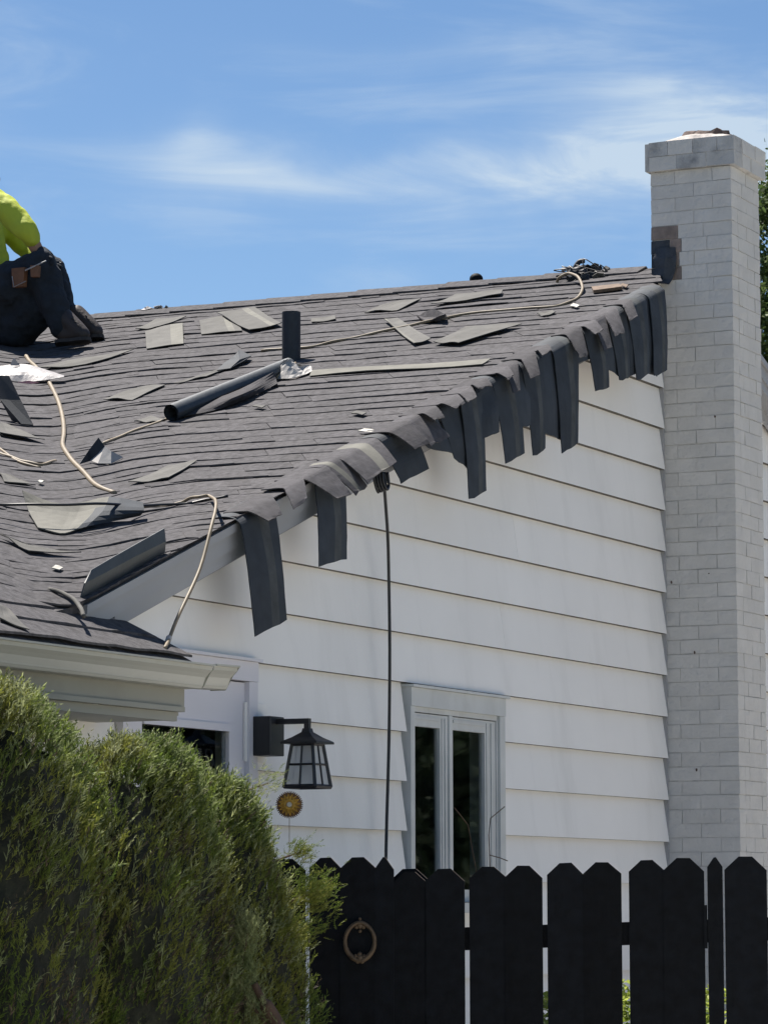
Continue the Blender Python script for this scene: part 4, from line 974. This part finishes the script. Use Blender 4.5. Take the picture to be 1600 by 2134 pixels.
for (cx_, cy_, du) in ((150, 702, -.10), (170, 672, .11)):
    b = skin('boot', [wp(cx_ - 16, cy_ - 30, du), wp(cx_ - 12, cy_ + 6, du), wp(cx_ + 12, cy_ - 6, du), wp(cx_ + 28, cy_ + 8, du)], [(0, 1), (0, 2), (1, 3), (2, 3)], [.058, .046, .048, .040], M['boot'], worker, vox=.010)
    V = []
    for (dx_, w_) in ((-32, .030), (-22, .040), (0, .034), (22, .046), (38, .040), (45, .024)):
        V += [wp(cx_ + dx_, cy_ + 18, du - w_), wp(cx_ + dx_, cy_ + 18, du + w_), wp(cx_ + dx_, cy_ + 25, du + w_), wp(cx_ + dx_, cy_ + 25, du - w_)]
    part('sole', V, [(4 * i + k, 4 * i + (k + 1) % 4, 4 * i + 4 + (k + 1) % 4, 4 * i + 4 + k) for i in range(5) for k in range(4)] + [(0, 1, 2, 3), (20, 21, 22, 23)], M['sole'], b)
    for l_ in range(3): 
        V, Fc = tubegeo([wp(cx_ + 6 + 6 * l_, cy_ - 22 + 8 * l_, du - .04), wp(cx_ + 10 + 6 * l_, cy_ - 26 + 8 * l_, du), wp(cx_ + 6 + 6 * l_, cy_ - 22 + 8 * l_, du + .04)], .004, 5); part('lace', V, Fc, M['sole'], b)
belt = bpy.data.objects.new('tool_belt', None); COL.objects.link(belt); belt.parent = worker
pts = []
axis_ = (wp(-44, 545) - hip) / np.linalg.norm(wp(-44, 545) - hip); e1 = np.array([1.0, 0, 0]); e2 = np.cross(axis_, e1)
for t in np.linspace(0, 2 * math.pi, 25)[:-1]: pts.append(wp(-34, 585) + e1 * .178 * math.cos(t) + e2 * .178 * math.sin(t))
V = [p - axis_ * .024 for p in pts] + [p + axis_ * .024 for p in pts]
part('strap', V, [(i, (i + 1) % 24, 24 + (i + 1) % 24, 24 + i) for i in range(24)], M['leather'], belt)
def pouch(cx_, cy_, w_, h_, du, mt='leather'):
    c0 = wp(cx_, cy_, du); a_ = .035
    V = [c0 + np.array([-a_ * (1 if k_ < 4 else 0), (w_ * (1 if k_ % 4 in (0, 3) else -1)) * (1 if k_ % 4 in (0, 1) else .8), h_ * (1 if k_ % 4 in (0, 1) else -1)]) for k_ in range(8)]
    return part('pouch', V, [(0, 1, 2, 3), (7, 6, 5, 4), (0, 4, 5, 1), (1, 5, 6, 2), (2, 6, 7, 3), (3, 7, 4, 0)], M[mt], belt)
pouch(50, 600, .040, .050, -.235); pouch(84, 590, .022, .030, -.235)
V, Fc = tubegeo([wp(60, 590, -.275), wp(104, 572, -.26)], .004, 6); part('pry_bar', V, Fc, M['steel'], belt)
V, Fc = tubegeo([wp(32, 600, -.275), wp(36, 622, -.275), wp(62, 612, -.275)], .0025, 6); part('clip', V, Fc, M['steel'], belt)
hm = spawn('hammer', 'black-handled hammer held in the gloved hand of the crouching roofer', 'hammer', wb + wp(112, 560, .10))
o0 = wp(112, 560, .10)
V, Fc = tubegeo(rel([wp(104, 572, .10), wp(115, 548, .10), wp(122, 529, .10)], o0), [.009, .011, .013], 8); part('handle', V, Fc, M['black'], hm, smooth=True)
V, Fc = tubegeo(rel([wp(97, 577, .10), wp(112, 578, .10)], o0), .012, 8); part('head', V, Fc, M['steel'], hm)

# ---------------------------------------------------------------- cord down the wall
cc = [onwall(x, y, o) for x, y, o in [(795, 985, .20), (800, 1010, .21), (804, 1060, .17), (808, 1120, .12), (810, 1200, .10), (812, 1350, .10), (811, 1500, .09), (809, 1600, .09), (806, 1700, .09), (804, 1790, .10), (803, 1900, .11)]]
cc.append(np.array([cc[-1][0], -.25, .02]))
co, c0 = hose('extension_cord', cc, .0068, M['black'], 'black extension cord hanging from the roof edge straight down the white wall', 'cord', n=4)
for k_ in range(4):
    x = 780 + k_ * 6
    V, Fc = tubegeo(smoothpath([onwall(x - 2, 984, .21 + .01 * k_), onwall(x + 1, 1005, .215 + .01 * k_), onwall(x + 8, 1026 - 2 * k_, .22 + .01 * k_), onwall(x + 12, 1010, .215 + .01 * k_), onwall(x + 9, 984, .21 + .01 * k_)], 5), .006, 6)
    part('coil_loop', rel(V, c0), Fc, M['black'], co, smooth=True)

# ---------------------------------------------------------------- wall lantern
LU = -4.345
lc = np.array([LU, 0, 2.29])
lamp = spawn('wall_lantern', 'black square wall lantern on the white siding between the door and the window', 'lantern', lc)
box('mounting_block', (-.105, -.040, -.095), (.075, -.0325, .13), M['siding'], lamp)
box('back_plate', (-.06, -.125, -.072), (.055, -.041, .078), M['black'], lamp, bev=.003)
box('arm', (-.012, -.262, .048), (.012, -.1255, .068), M['black'], lamp)
box('drop_rod', (-.010, -.262, .022), (.010, -.242, .0475), M['black'], lamp)
cv = -.252
def fr_pts(h, z, cvv=cv): return [(-h, cvv - h, z), (h, cvv - h, z), (h, cvv + h, z), (-h, cvv + h, z)]
rz = [(.014, .030), (.017, .016), (.044, -.004), (.073, -.020), (.076, -.023), (.076, -.030), (.066, -.030)]
V = []; [V.extend(fr_pts(h, z)) for h, z in rz]
Fc = [(r * 4 + i, r * 4 + (i + 1) % 4, (r + 1) * 4 + (i + 1) % 4, (r + 1) * 4 + i) for r in range(len(rz) - 1) for i in range(4)] + [(0, 1, 2, 3), tuple(len(rz) * 4 - 4 + i for i in range(4))[::-1]]
part('lamp_roof', V, Fc, M['black'], lamp)
ht, hb, zt_, zb_ = .044, .066, -.032, -.192
cage = MB()
def bar(p, q, r=.0045): cage.tube([p, q], r, 4)
T_, B_ = fr_pts(ht, zt_), fr_pts(hb, zb_); Tm = fr_pts((ht + hb) / 2, (zt_ + zb_) / 2 + .004)
for i in range(4):
    j = (i + 1) % 4; bar(T_[i], B_[i], .0075); bar(T_[i], T_[j], .006); bar(B_[i], B_[j], .0085); bar(Tm[i], Tm[j], .004)
    mt = [(T_[i][k] + T_[j][k]) / 2 for k in range(3)]; mb_ = [(B_[i][k] + B_[j][k]) / 2 for k in range(3)]; bar(mt, mb_, .004)
cage.out('cage', M['black'], lamp)
for i in range(4):
    j = (i + 1) % 4; sh_ = .96
    q = [T_[i], T_[j], B_[j], B_[i]]; q = [(p[0] * sh_, cv + (p[1] - cv) * sh_, p[2]) for p in q]
    part('pane', q, [(0, 1, 2, 3)], M['frosted'], lamp)
V, Fc = tubegeo([(0, cv, -.035), (0, cv, -.085)], .014, 12); part('socket', V, Fc, M['cream'], lamp, smooth=True)
V, Fc = tubegeo([(0, cv, -.085), (0, cv, -.11), (0, cv, -.14)], [.016, .024, .010], 12); part('bulb', V, Fc, M['cream'], lamp, smooth=True)

# ---------------------------------------------------------------- sunflower ornament
sc_ = frontal(603, 1677, 12.6)
sf = empty('garden_ornament', 'round rusty gold metal sunflower on a stake under the lantern', 'ornament', (sc_[0], sc_[1], 0), 0)
zc = sc_[2]; R1 = .047
nb = 26
def petals(r0, r1, n, y, m, name, w, ph=0):
    for i in range(n):
        t = 2 * math.pi * i / n + ph; c, s = math.cos(t), math.sin(t)
        P2 = [(r0, 0), (r0 + (r1 - r0) * .5, w), (r1, 0), (r0 + (r1 - r0) * .5, -w)]
        V = [(a * c - b * s, y - (.006 if k == 1 or k == 3 else 0), zc + a * s + b * c) for k, (a, b) in enumerate(P2)]; V += [(x, yy + .002, z_) for x, yy, z_ in V]
        part(name, V, BOXF, m, sf)
petals(.012, .048, nb, 0, M['rustdark'], 'petal', .0055); petals(.010, .042, 16, -.005, M['gold'], 'petal', .0065, .1); petals(.006, .028, 12, -.009, M['gold'], 'petal', .005, .3)
V, Fc = tubegeo([(0, -.018, zc), (0, -.004, zc)], [.008, .012], 12); part('centre', V, Fc, M['cream'], sf)
V, Fc = tubegeo([(0, .006, 0), (0, .006, zc)], .0012, 6); part('stake', V, Fc, M['rustdark'], sf)
ro = MB()
for i in range(40):
    t = 2 * math.pi * i / 40; ro.tube([(.043 * math.cos(t), .004, zc + .043 * math.sin(t)), (.0495 * math.cos(t), .004, zc + .0495 * math.sin(t))], .0022, 5)
ro.add([(.044 * math.cos(t), .003, zc + .044 * math.sin(t)) for t in np.linspace(0, 2 * math.pi, 33)[:-1]] + [(.044 * math.cos(t), .005, zc + .044 * math.sin(t)) for t in np.linspace(0, 2 * math.pi, 33)[:-1]], [tuple(range(32)), tuple(range(32, 64))[::-1]])
ro.out('rim', M['rustdark'], sf)

# ---------------------------------------------------------------- fence and gate
FY0, FSL = 12.20, -0.10
def fpt(x, y, dy=0.0):
    nn = np.array([-FSL, 1.0, 0]); nn /= np.linalg.norm(nn)
    return hit(x, y, np.array([0, FY0 + dy, 0.0]), nn)
fa = math.atan(FSL)
def fl(x, y, dy=0.0): p = fpt(x, y, dy); return (p[0] / math.cos(fa), p[2])
def picket(parent, xl, xr, yt, dy, cut=.34, point=False, ybot=None, name='board'):
    (a, zt1), (b, _) = fl(xl, yt, dy), fl(xr, yt, dy); w = b - a; t = .018; lean = random.uniform(-.002, .002)
    c = w * (.5 if point else cut); hh = w * (.62 if point else cut * 0.92)
    top = [(a, zt1 - hh), (a + c - (.004 if point else 0), zt1), (b - c + (.004 if point else 0), zt1 + lean), (b, zt1 - hh + random.uniform(-.003, .003))]
    pr = [(a, 0.03)] + top + [(b, .03)]; pr = pr[:1] + pr[1:]
    n = len(pr); V = [(p[0], dy, p[1]) for p in pr] + [(p[0], dy + t, p[1]) for p in pr]
    Fc = [tuple(range(n)), tuple(range(n, 2 * n))[::-1]] + [(i, n + i, n + (i + 1) % n, (i + 1) % n) for i in range(n)]
    idx = [0, 0] + [1 if 1 <= i <= 3 else 0 for i in range(n)]
    return part(name, V, Fc, [M['fence'], M['fencecut']], parent, idx=idx)
def fempty(name, label, cat): return empty(name, label, cat, (0, FY0, 0), fa)
fence = fempty('picket_fence', 'black dog-eared board fence running right from the gate in front of the white wall', 'fence')
for i, (xl, xr, yt, dy) in enumerate([(820, 887, 1816, 0), (806, 892, 1811, .062), (884, 967, 1811, .0), (977, 1055, 1806, .002), (1051, 1129, 1804, -.002), (1139, 1216, 1799, .0), (1213, 1293.5, 1797, -.002),
                          (1309, 1384, 1793, .0), (1380, 1466, 1788, -.003), (1508, 1596, 1785, .0), (1603, 1690, 1783, 0), (1692, 1775, 1781, -.002)]): picket(fence, xl, xr, yt, dy)
for (xl, xr, yt) in ((1473, 1505, 1787),): 
    o = picket(fence, xl, xr, yt, -.012, point=True, name='post')
def rail(parent, x0, x1, y0, y1, h, dy, z=None):
    a, z0 = fl(x0, y0, dy); b, z1 = fl(x1, y1, dy)
    if z is not None: z0 = z1 = z
    V = [(a, dy, z0 - h), (b, dy, z1 - h), (b, dy + .038, z1 - h), (a, dy + .038, z0 - h), (a, dy, z0), (b, dy, z1), (b, dy + .038, z1), (a, dy + .038, z0)]
    return part('rail', V, BOXF, M['fence'], parent)
rail(fence, 825, 1505, 1937, 1915, .080, .021); rail(fence, 1509, 1780, 1915, 1905, .080, .021); rail(fence, 825, 1780, 0, 0, .085, .021, z=.45)
for xx in (1395, 1790): 
    a, _ = fl(xx, 1900, .02); box('post', (a, .060, 0), (a + .089, .149, 1.70), M['fence'], fence)
# hinge / latch lump beside the pointed post
a, zq = fl(1466, 1886, -.014); box('hinge', (a, -.010, zq - .15), (a + .012, .02, zq), M['fence'], fence)
gate = fempty('gate', 'black board gate with a bronze ring knocker at the left end of the fence', 'gate')
for xl, xr, yt, dy in [(645, 711, 1788, 0.0), (708, 783, 1787, -.003)]: picket(gate, xl, xr, yt, dy)
picket(gate, 781, 820, 1786, -.004, point=True, name='stile')
rail(gate, 646, 818, 1930, 1926, .08, .021); rail(gate, 646, 818, 0, 0, .08, .021, z=.4)
gap = fempty('side_fence', 'black boards of the fence left of the gate, mostly hidden behind the hedge', 'fence')
for xl, xr, yt in ((470, 548, 1790), (552, 630, 1790)): picket(gap, xl, xr, yt, .1)
rail(gap, 466, 645, 1930, 1926, .08, .121)
# ring knocker
kc = fpt(751, 1962, -.03); kl = (kc[0] / math.cos(fa), -.022, kc[2])
kn = empty('ring_knocker', 'aged bronze oval ring knocker with a leafy mask, hanging on the black gate', 'knocker', tuple(np.array([0, FY0, 0]) + np.array([math.cos(fa) * kl[0] - math.sin(fa) * kl[1], math.sin(fa) * kl[0] + math.cos(fa) * kl[1], kl[2]])), fa)
def onring(t): return (.052 * math.cos(t) * (1 - .16 * abs(math.sin(t)) ** 3), 0, .066 * math.sin(t))
ts = np.linspace(0, 2 * math.pi, 37)
V, Fc = tubegeo([onring(t) for t in ts[:-1]] + [onring(0)], [.0075 + .0025 * max(0, -math.sin(t)) for t in ts], 8, False); part('ring', V, Fc, M['bronze'], kn, smooth=True)
mk = MB()
for (x_, z_, r_) in [(0, .056, .013), (-.012, .050, .008), (.012, .050, .008), (0, .078, .006), (0, .036, .007)]:
    Vs = []; 
    for i in range(5):
        pz = -math.pi / 2 + math.pi * i / 4
        for j in range(8): Vs.append((x_ + r_ * math.cos(pz) * math.cos(j * math.pi / 4), .004 + r_ * .7 * math.cos(pz) * math.sin(j * math.pi / 4), z_ + r_ * math.sin(pz)))
    mk.add(Vs, [(i * 8 + j, i * 8 + (j + 1) % 8, (i + 1) * 8 + (j + 1) % 8, (i + 1) * 8 + j) for i in range(4) for j in range(8)])
mk.out('leaf_mask', M['bronze'], kn, smooth=True)
mk = MB()
for (x_, z_, r_) in [(0, -.058, .014), (-.014, -.052, .009), (.014, -.052, .009), (0, -.044, .009), (-.008, -.070, .008), (.008, -.070, .008)]:
    Vs = []
    for i in range(5):
        pz = -math.pi / 2 + math.pi * i / 4
        for j in range(8): Vs.append((x_ + r_ * math.cos(pz) * math.cos(j * math.pi / 4), -.002 + r_ * .7 * math.cos(pz) * math.sin(j * math.pi / 4), z_ + r_ * math.sin(pz)))
    mk.add(Vs, [(i * 8 + j, i * 8 + (j + 1) % 8, (i + 1) * 8 + (j + 1) % 8, (i + 1) * 8 + j) for i in range(4) for j in range(8)])
mk.out('drop_boss', M['bronze'], kn, smooth=True)

# ---------------------------------------------------------------- foliage
def spray_templates(kind, n=10):
    T = []
    for _ in range(n):
        V = []; Fc = []
        def blade(p, d, L, w):
            d = d / np.linalg.norm(d); s = np.cross(d, rng.normal(size=3)); s /= np.linalg.norm(s); k = len(V)
            V.extend([p - s * w * .5, p + s * w * .5, p + d * L * .6 + s * w * .4, p + d * L, p + d * L * .6 - s * w * .4]); Fc.append((k, k + 1, k + 2, k + 3, k + 4))
        if kind == 'juniper':
            L = rng.uniform(.8, 1.15); bend = rng.normal(size=3) * .18
            for i in range(11):
                t = i / 10; p = np.array([0, 0, L * t]) + bend * t * t
                a = rng.uniform(0, 2 * math.pi); dd = np.array([math.cos(a) * .6, math.sin(a) * .6, .85])
                blade(p, dd, (.42 - .22 * t) * rng.uniform(.7, 1.2), .055)
            blade(np.zeros(3), np.array([bend[0], bend[1], L]), L, .035)
        else:
            for i in range(9):
                a = rng.uniform(0, 2 * math.pi); p = rng.normal(size=3) * .35
                dd = np.array([math.cos(a), math.sin(a), rng.uniform(-.5, .6)]); blade(p, dd, rng.uniform(.35, .6), .26)
        T.append((np.array(V), np.array(Fc)))
    return T
JT = spray_templates('juniper'); LT = spray_templates('leaf')
def foliage(name, pts, dirs, sizes, m, parent, T):
    Vs, Fs, k = [], [], 0
    for p, d, s in zip(pts, dirs, sizes):
        V, Fc = T[rng.integers(len(T))]
        z = d / (np.linalg.norm(d) + 1e-9); x = np.cross(z, rng.normal(size=3)); x /= np.linalg.norm(x); y = np.cross(z, x)
        Vs.append((V[:, :1] * x + V[:, 1:2] * y + V[:, 2:] * z) * s + p); Fs.append(Fc + k); k += len(V)
    V = np.concatenate(Vs); Fc = np.concatenate(Fs); me = bpy.data.meshes.new(name)
    nf_, w_ = Fc.shape
    me.vertices.add(len(V)); me.vertices.foreach_set('co', V.ravel().astype(np.float32))
    me.loops.add(nf_ * w_); me.loops.foreach_set('vertex_index', Fc.ravel().astype(np.int32))
    me.polygons.add(nf_); me.polygons.foreach_set('loop_start', (np.arange(nf_) * w_).astype(np.int32)); me.polygons.foreach_set('loop_total', np.full(nf_, w_, np.int32))
    me.materials.append(m); me.update(); me.validate()
    return put(name, me, parent, 'stuff')
def lumpy(th, z, seed):   # radius modulation
    return 1 + .10 * math.sin(3 * th + seed) + .07 * math.sin(5 * th - 2 * seed + 6 * z) + .06 * math.sin(7.3 * z + seed * 3 + 2 * th)
def shrub(label, cu, cv_, ru, rv_, zt, nspr, seed, lean=(0.16, 0, 0), pale=.18, sq=5.0, slope=0.0):
    """upright juniper with plume-like columns of feathery sprays; base at the ground; top falls away along +u by slope"""
    root = spawn('juniper_shrub', label, 'shrub', (cu, cv_, 0))
    P, Dn, S, K = [], [], [], []
    def shape(th, t, dep):
        prof_ = (1 - t ** sq) ** .5 if t > .4 else 1 - .10 * (.4 - t)
        r = prof_ * lumpy(th, t * zt, seed) * dep
        x, y = ru * r * math.cos(th), rv_ * r * math.sin(th)
        return np.array([x, y, t * (zt - slope * (x + ru) - .03 * math.sin(9 * x + seed) * 2)])
    plumes = [(rng.uniform(0, 2 * math.pi), rng.uniform(.35, 1.0), rng.uniform(.9, 1.09)) for _ in range(260)]
    n = 0
    while n < nspr:
        if rng.random() < .65:
            pth, pt, pd = plumes[rng.integers(len(plumes))]; th = pth + rng.normal() * .075; t = min(1, max(.28, pt - abs(rng.normal()) * .13)); dep = pd * rng.uniform(.9, 1.03)
        else: th = rng.uniform(0, 2 * math.pi); t = rng.uniform(.30, 1.0) ** .8; dep = rng.uniform(.75, .98)
        if rng.random() < .12: t = rng.uniform(.93, 1); 
        p = shape(th, t, dep)
        gp = math.sin(13 * p[0] + 2 * seed) * math.sin(8 * p[2] + seed + 3 * p[0]) + .5 * math.sin(23 * p[0] + 17 * p[2] + seed)
        if gp < -.45 and t < .72: p = shape(th, t, dep * .80)
        brown = math.sin(6 * p[0] + 5 * p[2] + seed * 2.2) + .6 * math.sin(14 * p[2] - 9 * p[0])
        out = np.array([math.cos(th) / ru, math.sin(th) / rv_, 0]); out /= np.linalg.norm(out)
        d = out * (.4 if t < .8 else .25) + np.array([0, 0, 1.0]) + rng.normal(size=3) * .28 + np.array(lean) * (t ** 3) * 5
        P.append(p); Dn.append(d); S.append(rng.uniform(.026, .072) if gp > 0 else rng.uniform(.024, .05)); n += 1
        K.append(2 if (rng.random() < .30 * (1.15 - t) ** 1.2 + (.45 if brown > .9 and t < .85 else 0)) else (1 if rng.random() < pale * (t ** 2) * 1.8 else 0))
    P, Dn, S, K = np.array(P), np.array(Dn), np.array(S), np.array(K)
    for kq, mname, nm in ((0, 'juniper', 'foliage'), (1, 'juniper_pale', 'pale_tips'), (2, 'juniper_dead', 'dead_twigs')):
        sel = K == kq; foliage(nm, P[sel], Dn[sel], S[sel] * (1.2 if kq == 1 else 1), M[mname], root, JT)
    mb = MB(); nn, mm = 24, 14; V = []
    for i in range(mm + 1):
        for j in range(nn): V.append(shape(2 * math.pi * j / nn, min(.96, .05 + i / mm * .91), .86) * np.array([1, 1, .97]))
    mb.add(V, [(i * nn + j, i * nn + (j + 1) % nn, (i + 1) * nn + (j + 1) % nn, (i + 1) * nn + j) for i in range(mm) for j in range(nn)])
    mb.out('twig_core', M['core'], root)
    V, Fc = tubegeo([(0, 0, 0), (.02, 0, .5), (0, .02, zt * .7)], [.05, .04, .02], 8); part('trunk', V, Fc, M['bark'], root)
    return root
def huv(x, Yd): p = loc(np.array([(x - 800) / 7200 * Yd * 1.006, Yd, 0])); return p[0], p[1]
def hz(y, Yd): return 1.65 + (YH - y) / 7200 * Yd * 1.006
for (x, Yd, ru_, rv2, ytop, nspr, sd_, sl_, lab) in [
    (22, 10.0, .49, .30, 1425, 17000, 1.0, .03, 'tall green juniper shrub filling the lower left corner under the gutter'),
    (285, 10.55, .50, .28, 1458, 17000, 2.3, .23, 'middle juniper shrub of the hedge, its top leaning right in front of the door'),
    (448, 11.05, .46, .24, 1605, 17000, 4.1, .26, 'right-hand juniper shrub of the hedge, overlapping the left edge of the black gate')]:
    u_, v_ = huv(x, Yd)
    shrub(lab, u_, v_, ru_, rv2, hz(ytop, Yd) + .01, nspr, sd_, slope=sl_)
# pale lit branch at the foot of the right-hand shrub
bp = frontal(540, 2120, 10.75)
br = empty('juniper_branch', 'low pale juniper branch reaching up in front of the dark hedge beside a reddish stem', 'branch', (bp[0], bp[1], 0))
zb2 = bp[2]
P = []; Dn = []; S = []
def frontl(x, y, dy=0): q = frontal(x, y, bp[1] + dy); return np.array([q[0] - bp[0], q[1] - bp[1], q[2]])
sticks = [[(555, 2134), (500, 2060), (470, 2010), (455, 1960)], [(500, 2060), (505, 2000), (515, 1950), (508, 1925)], [(480, 2030), (440, 2040), (415, 2060)], [(470, 2080), (435, 2100), (415, 2120)]]
sm_ = MB()
for st in sticks:
    Q = smoothpath([frontl(x, y, .02 * i) for i, (x, y) in enumerate(st)], 6); sm_.tube(Q, .005, 6)
    for q in Q:
        for _ in range(30): P.append(q + rng.normal(size=3) * np.array([.028, .03, .03])); Dn.append(np.array([rng.normal() * .5, rng.normal() * .5, 1.0])); S.append(rng.uniform(.022, .042))
sm_.out('twig', M['bark'], br)
foliage('foliage', np.array(P), Dn, S, M['juniper_pale'], br, JT)
V, Fc = tubegeo(smoothpath([frontl(600, 2200), frontl(578, 2134), frontl(548, 2085), frontl(530, 2050)], 5), [.03] * 5 + [.022] * 5 + [.012] * 6, 8); part('stem', V, Fc, M['bark'], br, smooth=True)
# sprigs poking out at the hedge's right side
for (x, y, n_, rr0, lab) in ((652, 1862, 520, .042, 'bushy juniper sprig sticking out over the left board of the gate'), (628, 1775, 120, .020, 'thin juniper sprig pointing right just above the gate'), (630, 1945, 300, .036, 'lower juniper sprig at the left edge of the gate beside the gap of white wall'), (560, 1632, 60, .030, 'loose juniper tips reaching towards the sunflower ornament')):
    q = frontal(x, y, 11.35); o = empty('juniper_sprig', lab, 'branch', tuple(q))
    P = rng.normal(size=(n_, 3)) * np.array([rr0, rr0, rr0 * .9]) + np.array([-.01, 0, 0]); Dn = np.array([[.9, 0, .6]]) + rng.normal(size=(n_, 3)) * .45
    foliage('foliage', P, Dn, rng.uniform(.020, .038, n_), M['juniper'] if n_ > 100 else M['juniper_pale'], o, JT)
    V, Fc = tubegeo([(-.18, 0, -.08), (-.06, 0, -.02), (0, 0, 0)], [.006, .004, .002], 6); part('twig', V, Fc, M['bark'], o)

# dry twigs in front of the window
tw = onwall(1020, 1790, .30)
t_o = spawn('dry_twig', 'thin bare twigs rising in front of the right side of the window', 'twig', (tw[0], tw[1], 0))
tm = MB()
for st in ([(1022, 1900), (1020, 1790), (1018, 1740), (1022, 1705), (1051, 1681)], [(1020, 1782), (1042, 1788), (1057, 1794)], [(1000, 1860), (975, 1720), (960, 1700), (946, 1683)]):
    tm.tube([onwall(x, y, .30) - np.array([tw[0], tw[1], 0]) for x, y in st], .0022, 5)
tm.tube([onwall(1022, 1900, .30) - np.array([tw[0], tw[1], 0]), np.array([0.05, 0, 0])], .0035, 5)
tm.out('stem', M['bark'], t_o)

# sunlit bushes in the yard, seen through the gaps
for i, (x, Yd, r, zt, lab) in enumerate([(1132, 13.2, .20, 1.32, 'sunlit yellow-green bush seen through the gap left of the middle fence boards'), (1300, 13.2, .22, 1.38, 'sunlit yellow-green bush behind the middle gap of the fence'), (1472, 13.2, .22, 1.36, 'sunlit yellow-green bush behind the gap next to the pointed post')]):
    q = np.array([(x - 800) / 7200 * Yd, Yd, 0]); o = empty('yard_bush', lab, 'bush', tuple(q), group='bushes behind the fence')
    n_ = 700; a = rng.normal(size=(n_, 3)); a /= np.linalg.norm(a, axis=1, keepdims=True); P = a * rng.uniform(.7, 1.0, (n_, 1)) * np.array([r, r, zt * .5]) + np.array([0, 0, zt * .5])
    foliage('foliage', P, a + np.array([0, 0, .6]), rng.uniform(.04, .07, n_), M['bushleaf'], o, LT)
    V, Fc = tubegeo([(0, 0, 0), (0, 0, zt * .7)], .02, 6); part('stem', V, Fc, M['bark'], o)

# tree behind the house at the right
ty = 27.0; tx = (1583 + 560 - 800) / 7200 * ty
tr = empty('tree', 'leafy green tree behind the house at the right edge beyond the chimney', 'tree', (tx, ty, 0))
V, Fc = tubegeo([(0, 0, 0), (.05, 0, 2.2), (.0, 0, 4.2), (.05, .1, 6.5)], [.2, .16, .13, .06], 10); part('trunk', V, Fc, M['bark'], tr, smooth=True)
lim = MB()
for i in range(9):
    a = rng.uniform(0, 6.28); z0 = rng.uniform(3.4, 5.6); e = np.array([math.cos(a) * 1.5, math.sin(a) * 1.5, z0 + rng.uniform(.4, 1.3)]); lim.tube(smoothpath([(0, 0, z0), tuple(e * np.array([.5, .5, 1]) - np.array([0, 0, .3])), tuple(e)], 4), .035, 6)
lim.tube([(0, 0, 4.6), (-1.1, -.1, 5.3), (-1.95, -.2, 5.45)], .04, 6); lim.tube([(0, 0, 5.2), (-1.1, -.1, 6.2), (-1.9, -.2, 6.5)], .035, 6)
lim.out('limb', M['bark'], tr)
P = []; 
for c in range(150):
    a = rng.normal(size=3); a /= np.linalg.norm(a); cc2 = a * rng.uniform(.6, 1.0) * np.array([1.95, 1.95, 1.9]) + np.array([0, 0, 6.2])
    P.append(cc2 + rng.normal(size=(90, 3)) * .17)
for cx_, cz_ in ((-2.0, 7.1), (-2.02, 6.7), (-1.98, 6.35), (-2.05, 6.15), (-1.97, 5.9), (-2.05, 5.65), (-1.9, 7.3), (-2.0, 5.35)):
    P.append(np.array([cx_, 0, cz_]) + rng.normal(size=(120, 3)) * np.array([.12, .15, .10]))
P = np.concatenate(P)
foliage('crown', P, rng.normal(size=P.shape) + np.array([0, 0, .4]), rng.uniform(.06, .12, len(P)), M['treeleaf'], tr, LT)

# unseen trees added at the right so the window glass mirrors something dark
for i, (X_, Y_, h_, r_, lab) in enumerate([(11.5, 22.0, 7.5, 2.6, 'dense dark tree added out of view to darken the left window pane'), (16.5, 25.0, 8.5, 3.2, 'tall dark tree added out of view to darken the right window pane'), (13.0, 15.5, 6.5, 2.4, 'lower dark tree added out of view to the right of the house')]):
    o = empty('reflection_tree', lab, 'tree', (X_, Y_, 0), group='unseen trees added for the window reflection')
    V, Fc = tubegeo([(0, 0, 0), (.1, 0, h_ * .4), (0, .1, h_ * .85)], [.2, .16, .05], 8); part('trunk', V, Fc, M['bark'], o, smooth=True)
    P = []
    for c in range(130):
        a = rng.normal(size=3); a /= np.linalg.norm(a); cc2 = a * rng.uniform(.4, 1.0) * np.array([r_, r_, h_ * .46]) + np.array([0, 0, h_ * .52]); P.append(cc2 + rng.normal(size=(60, 3)) * .35)
    P = np.concatenate(P); foliage('crown', P, rng.normal(size=P.shape) + np.array([0, 0, .4]), rng.uniform(.2, .38, len(P)), M['darkleaf'], o, LT)
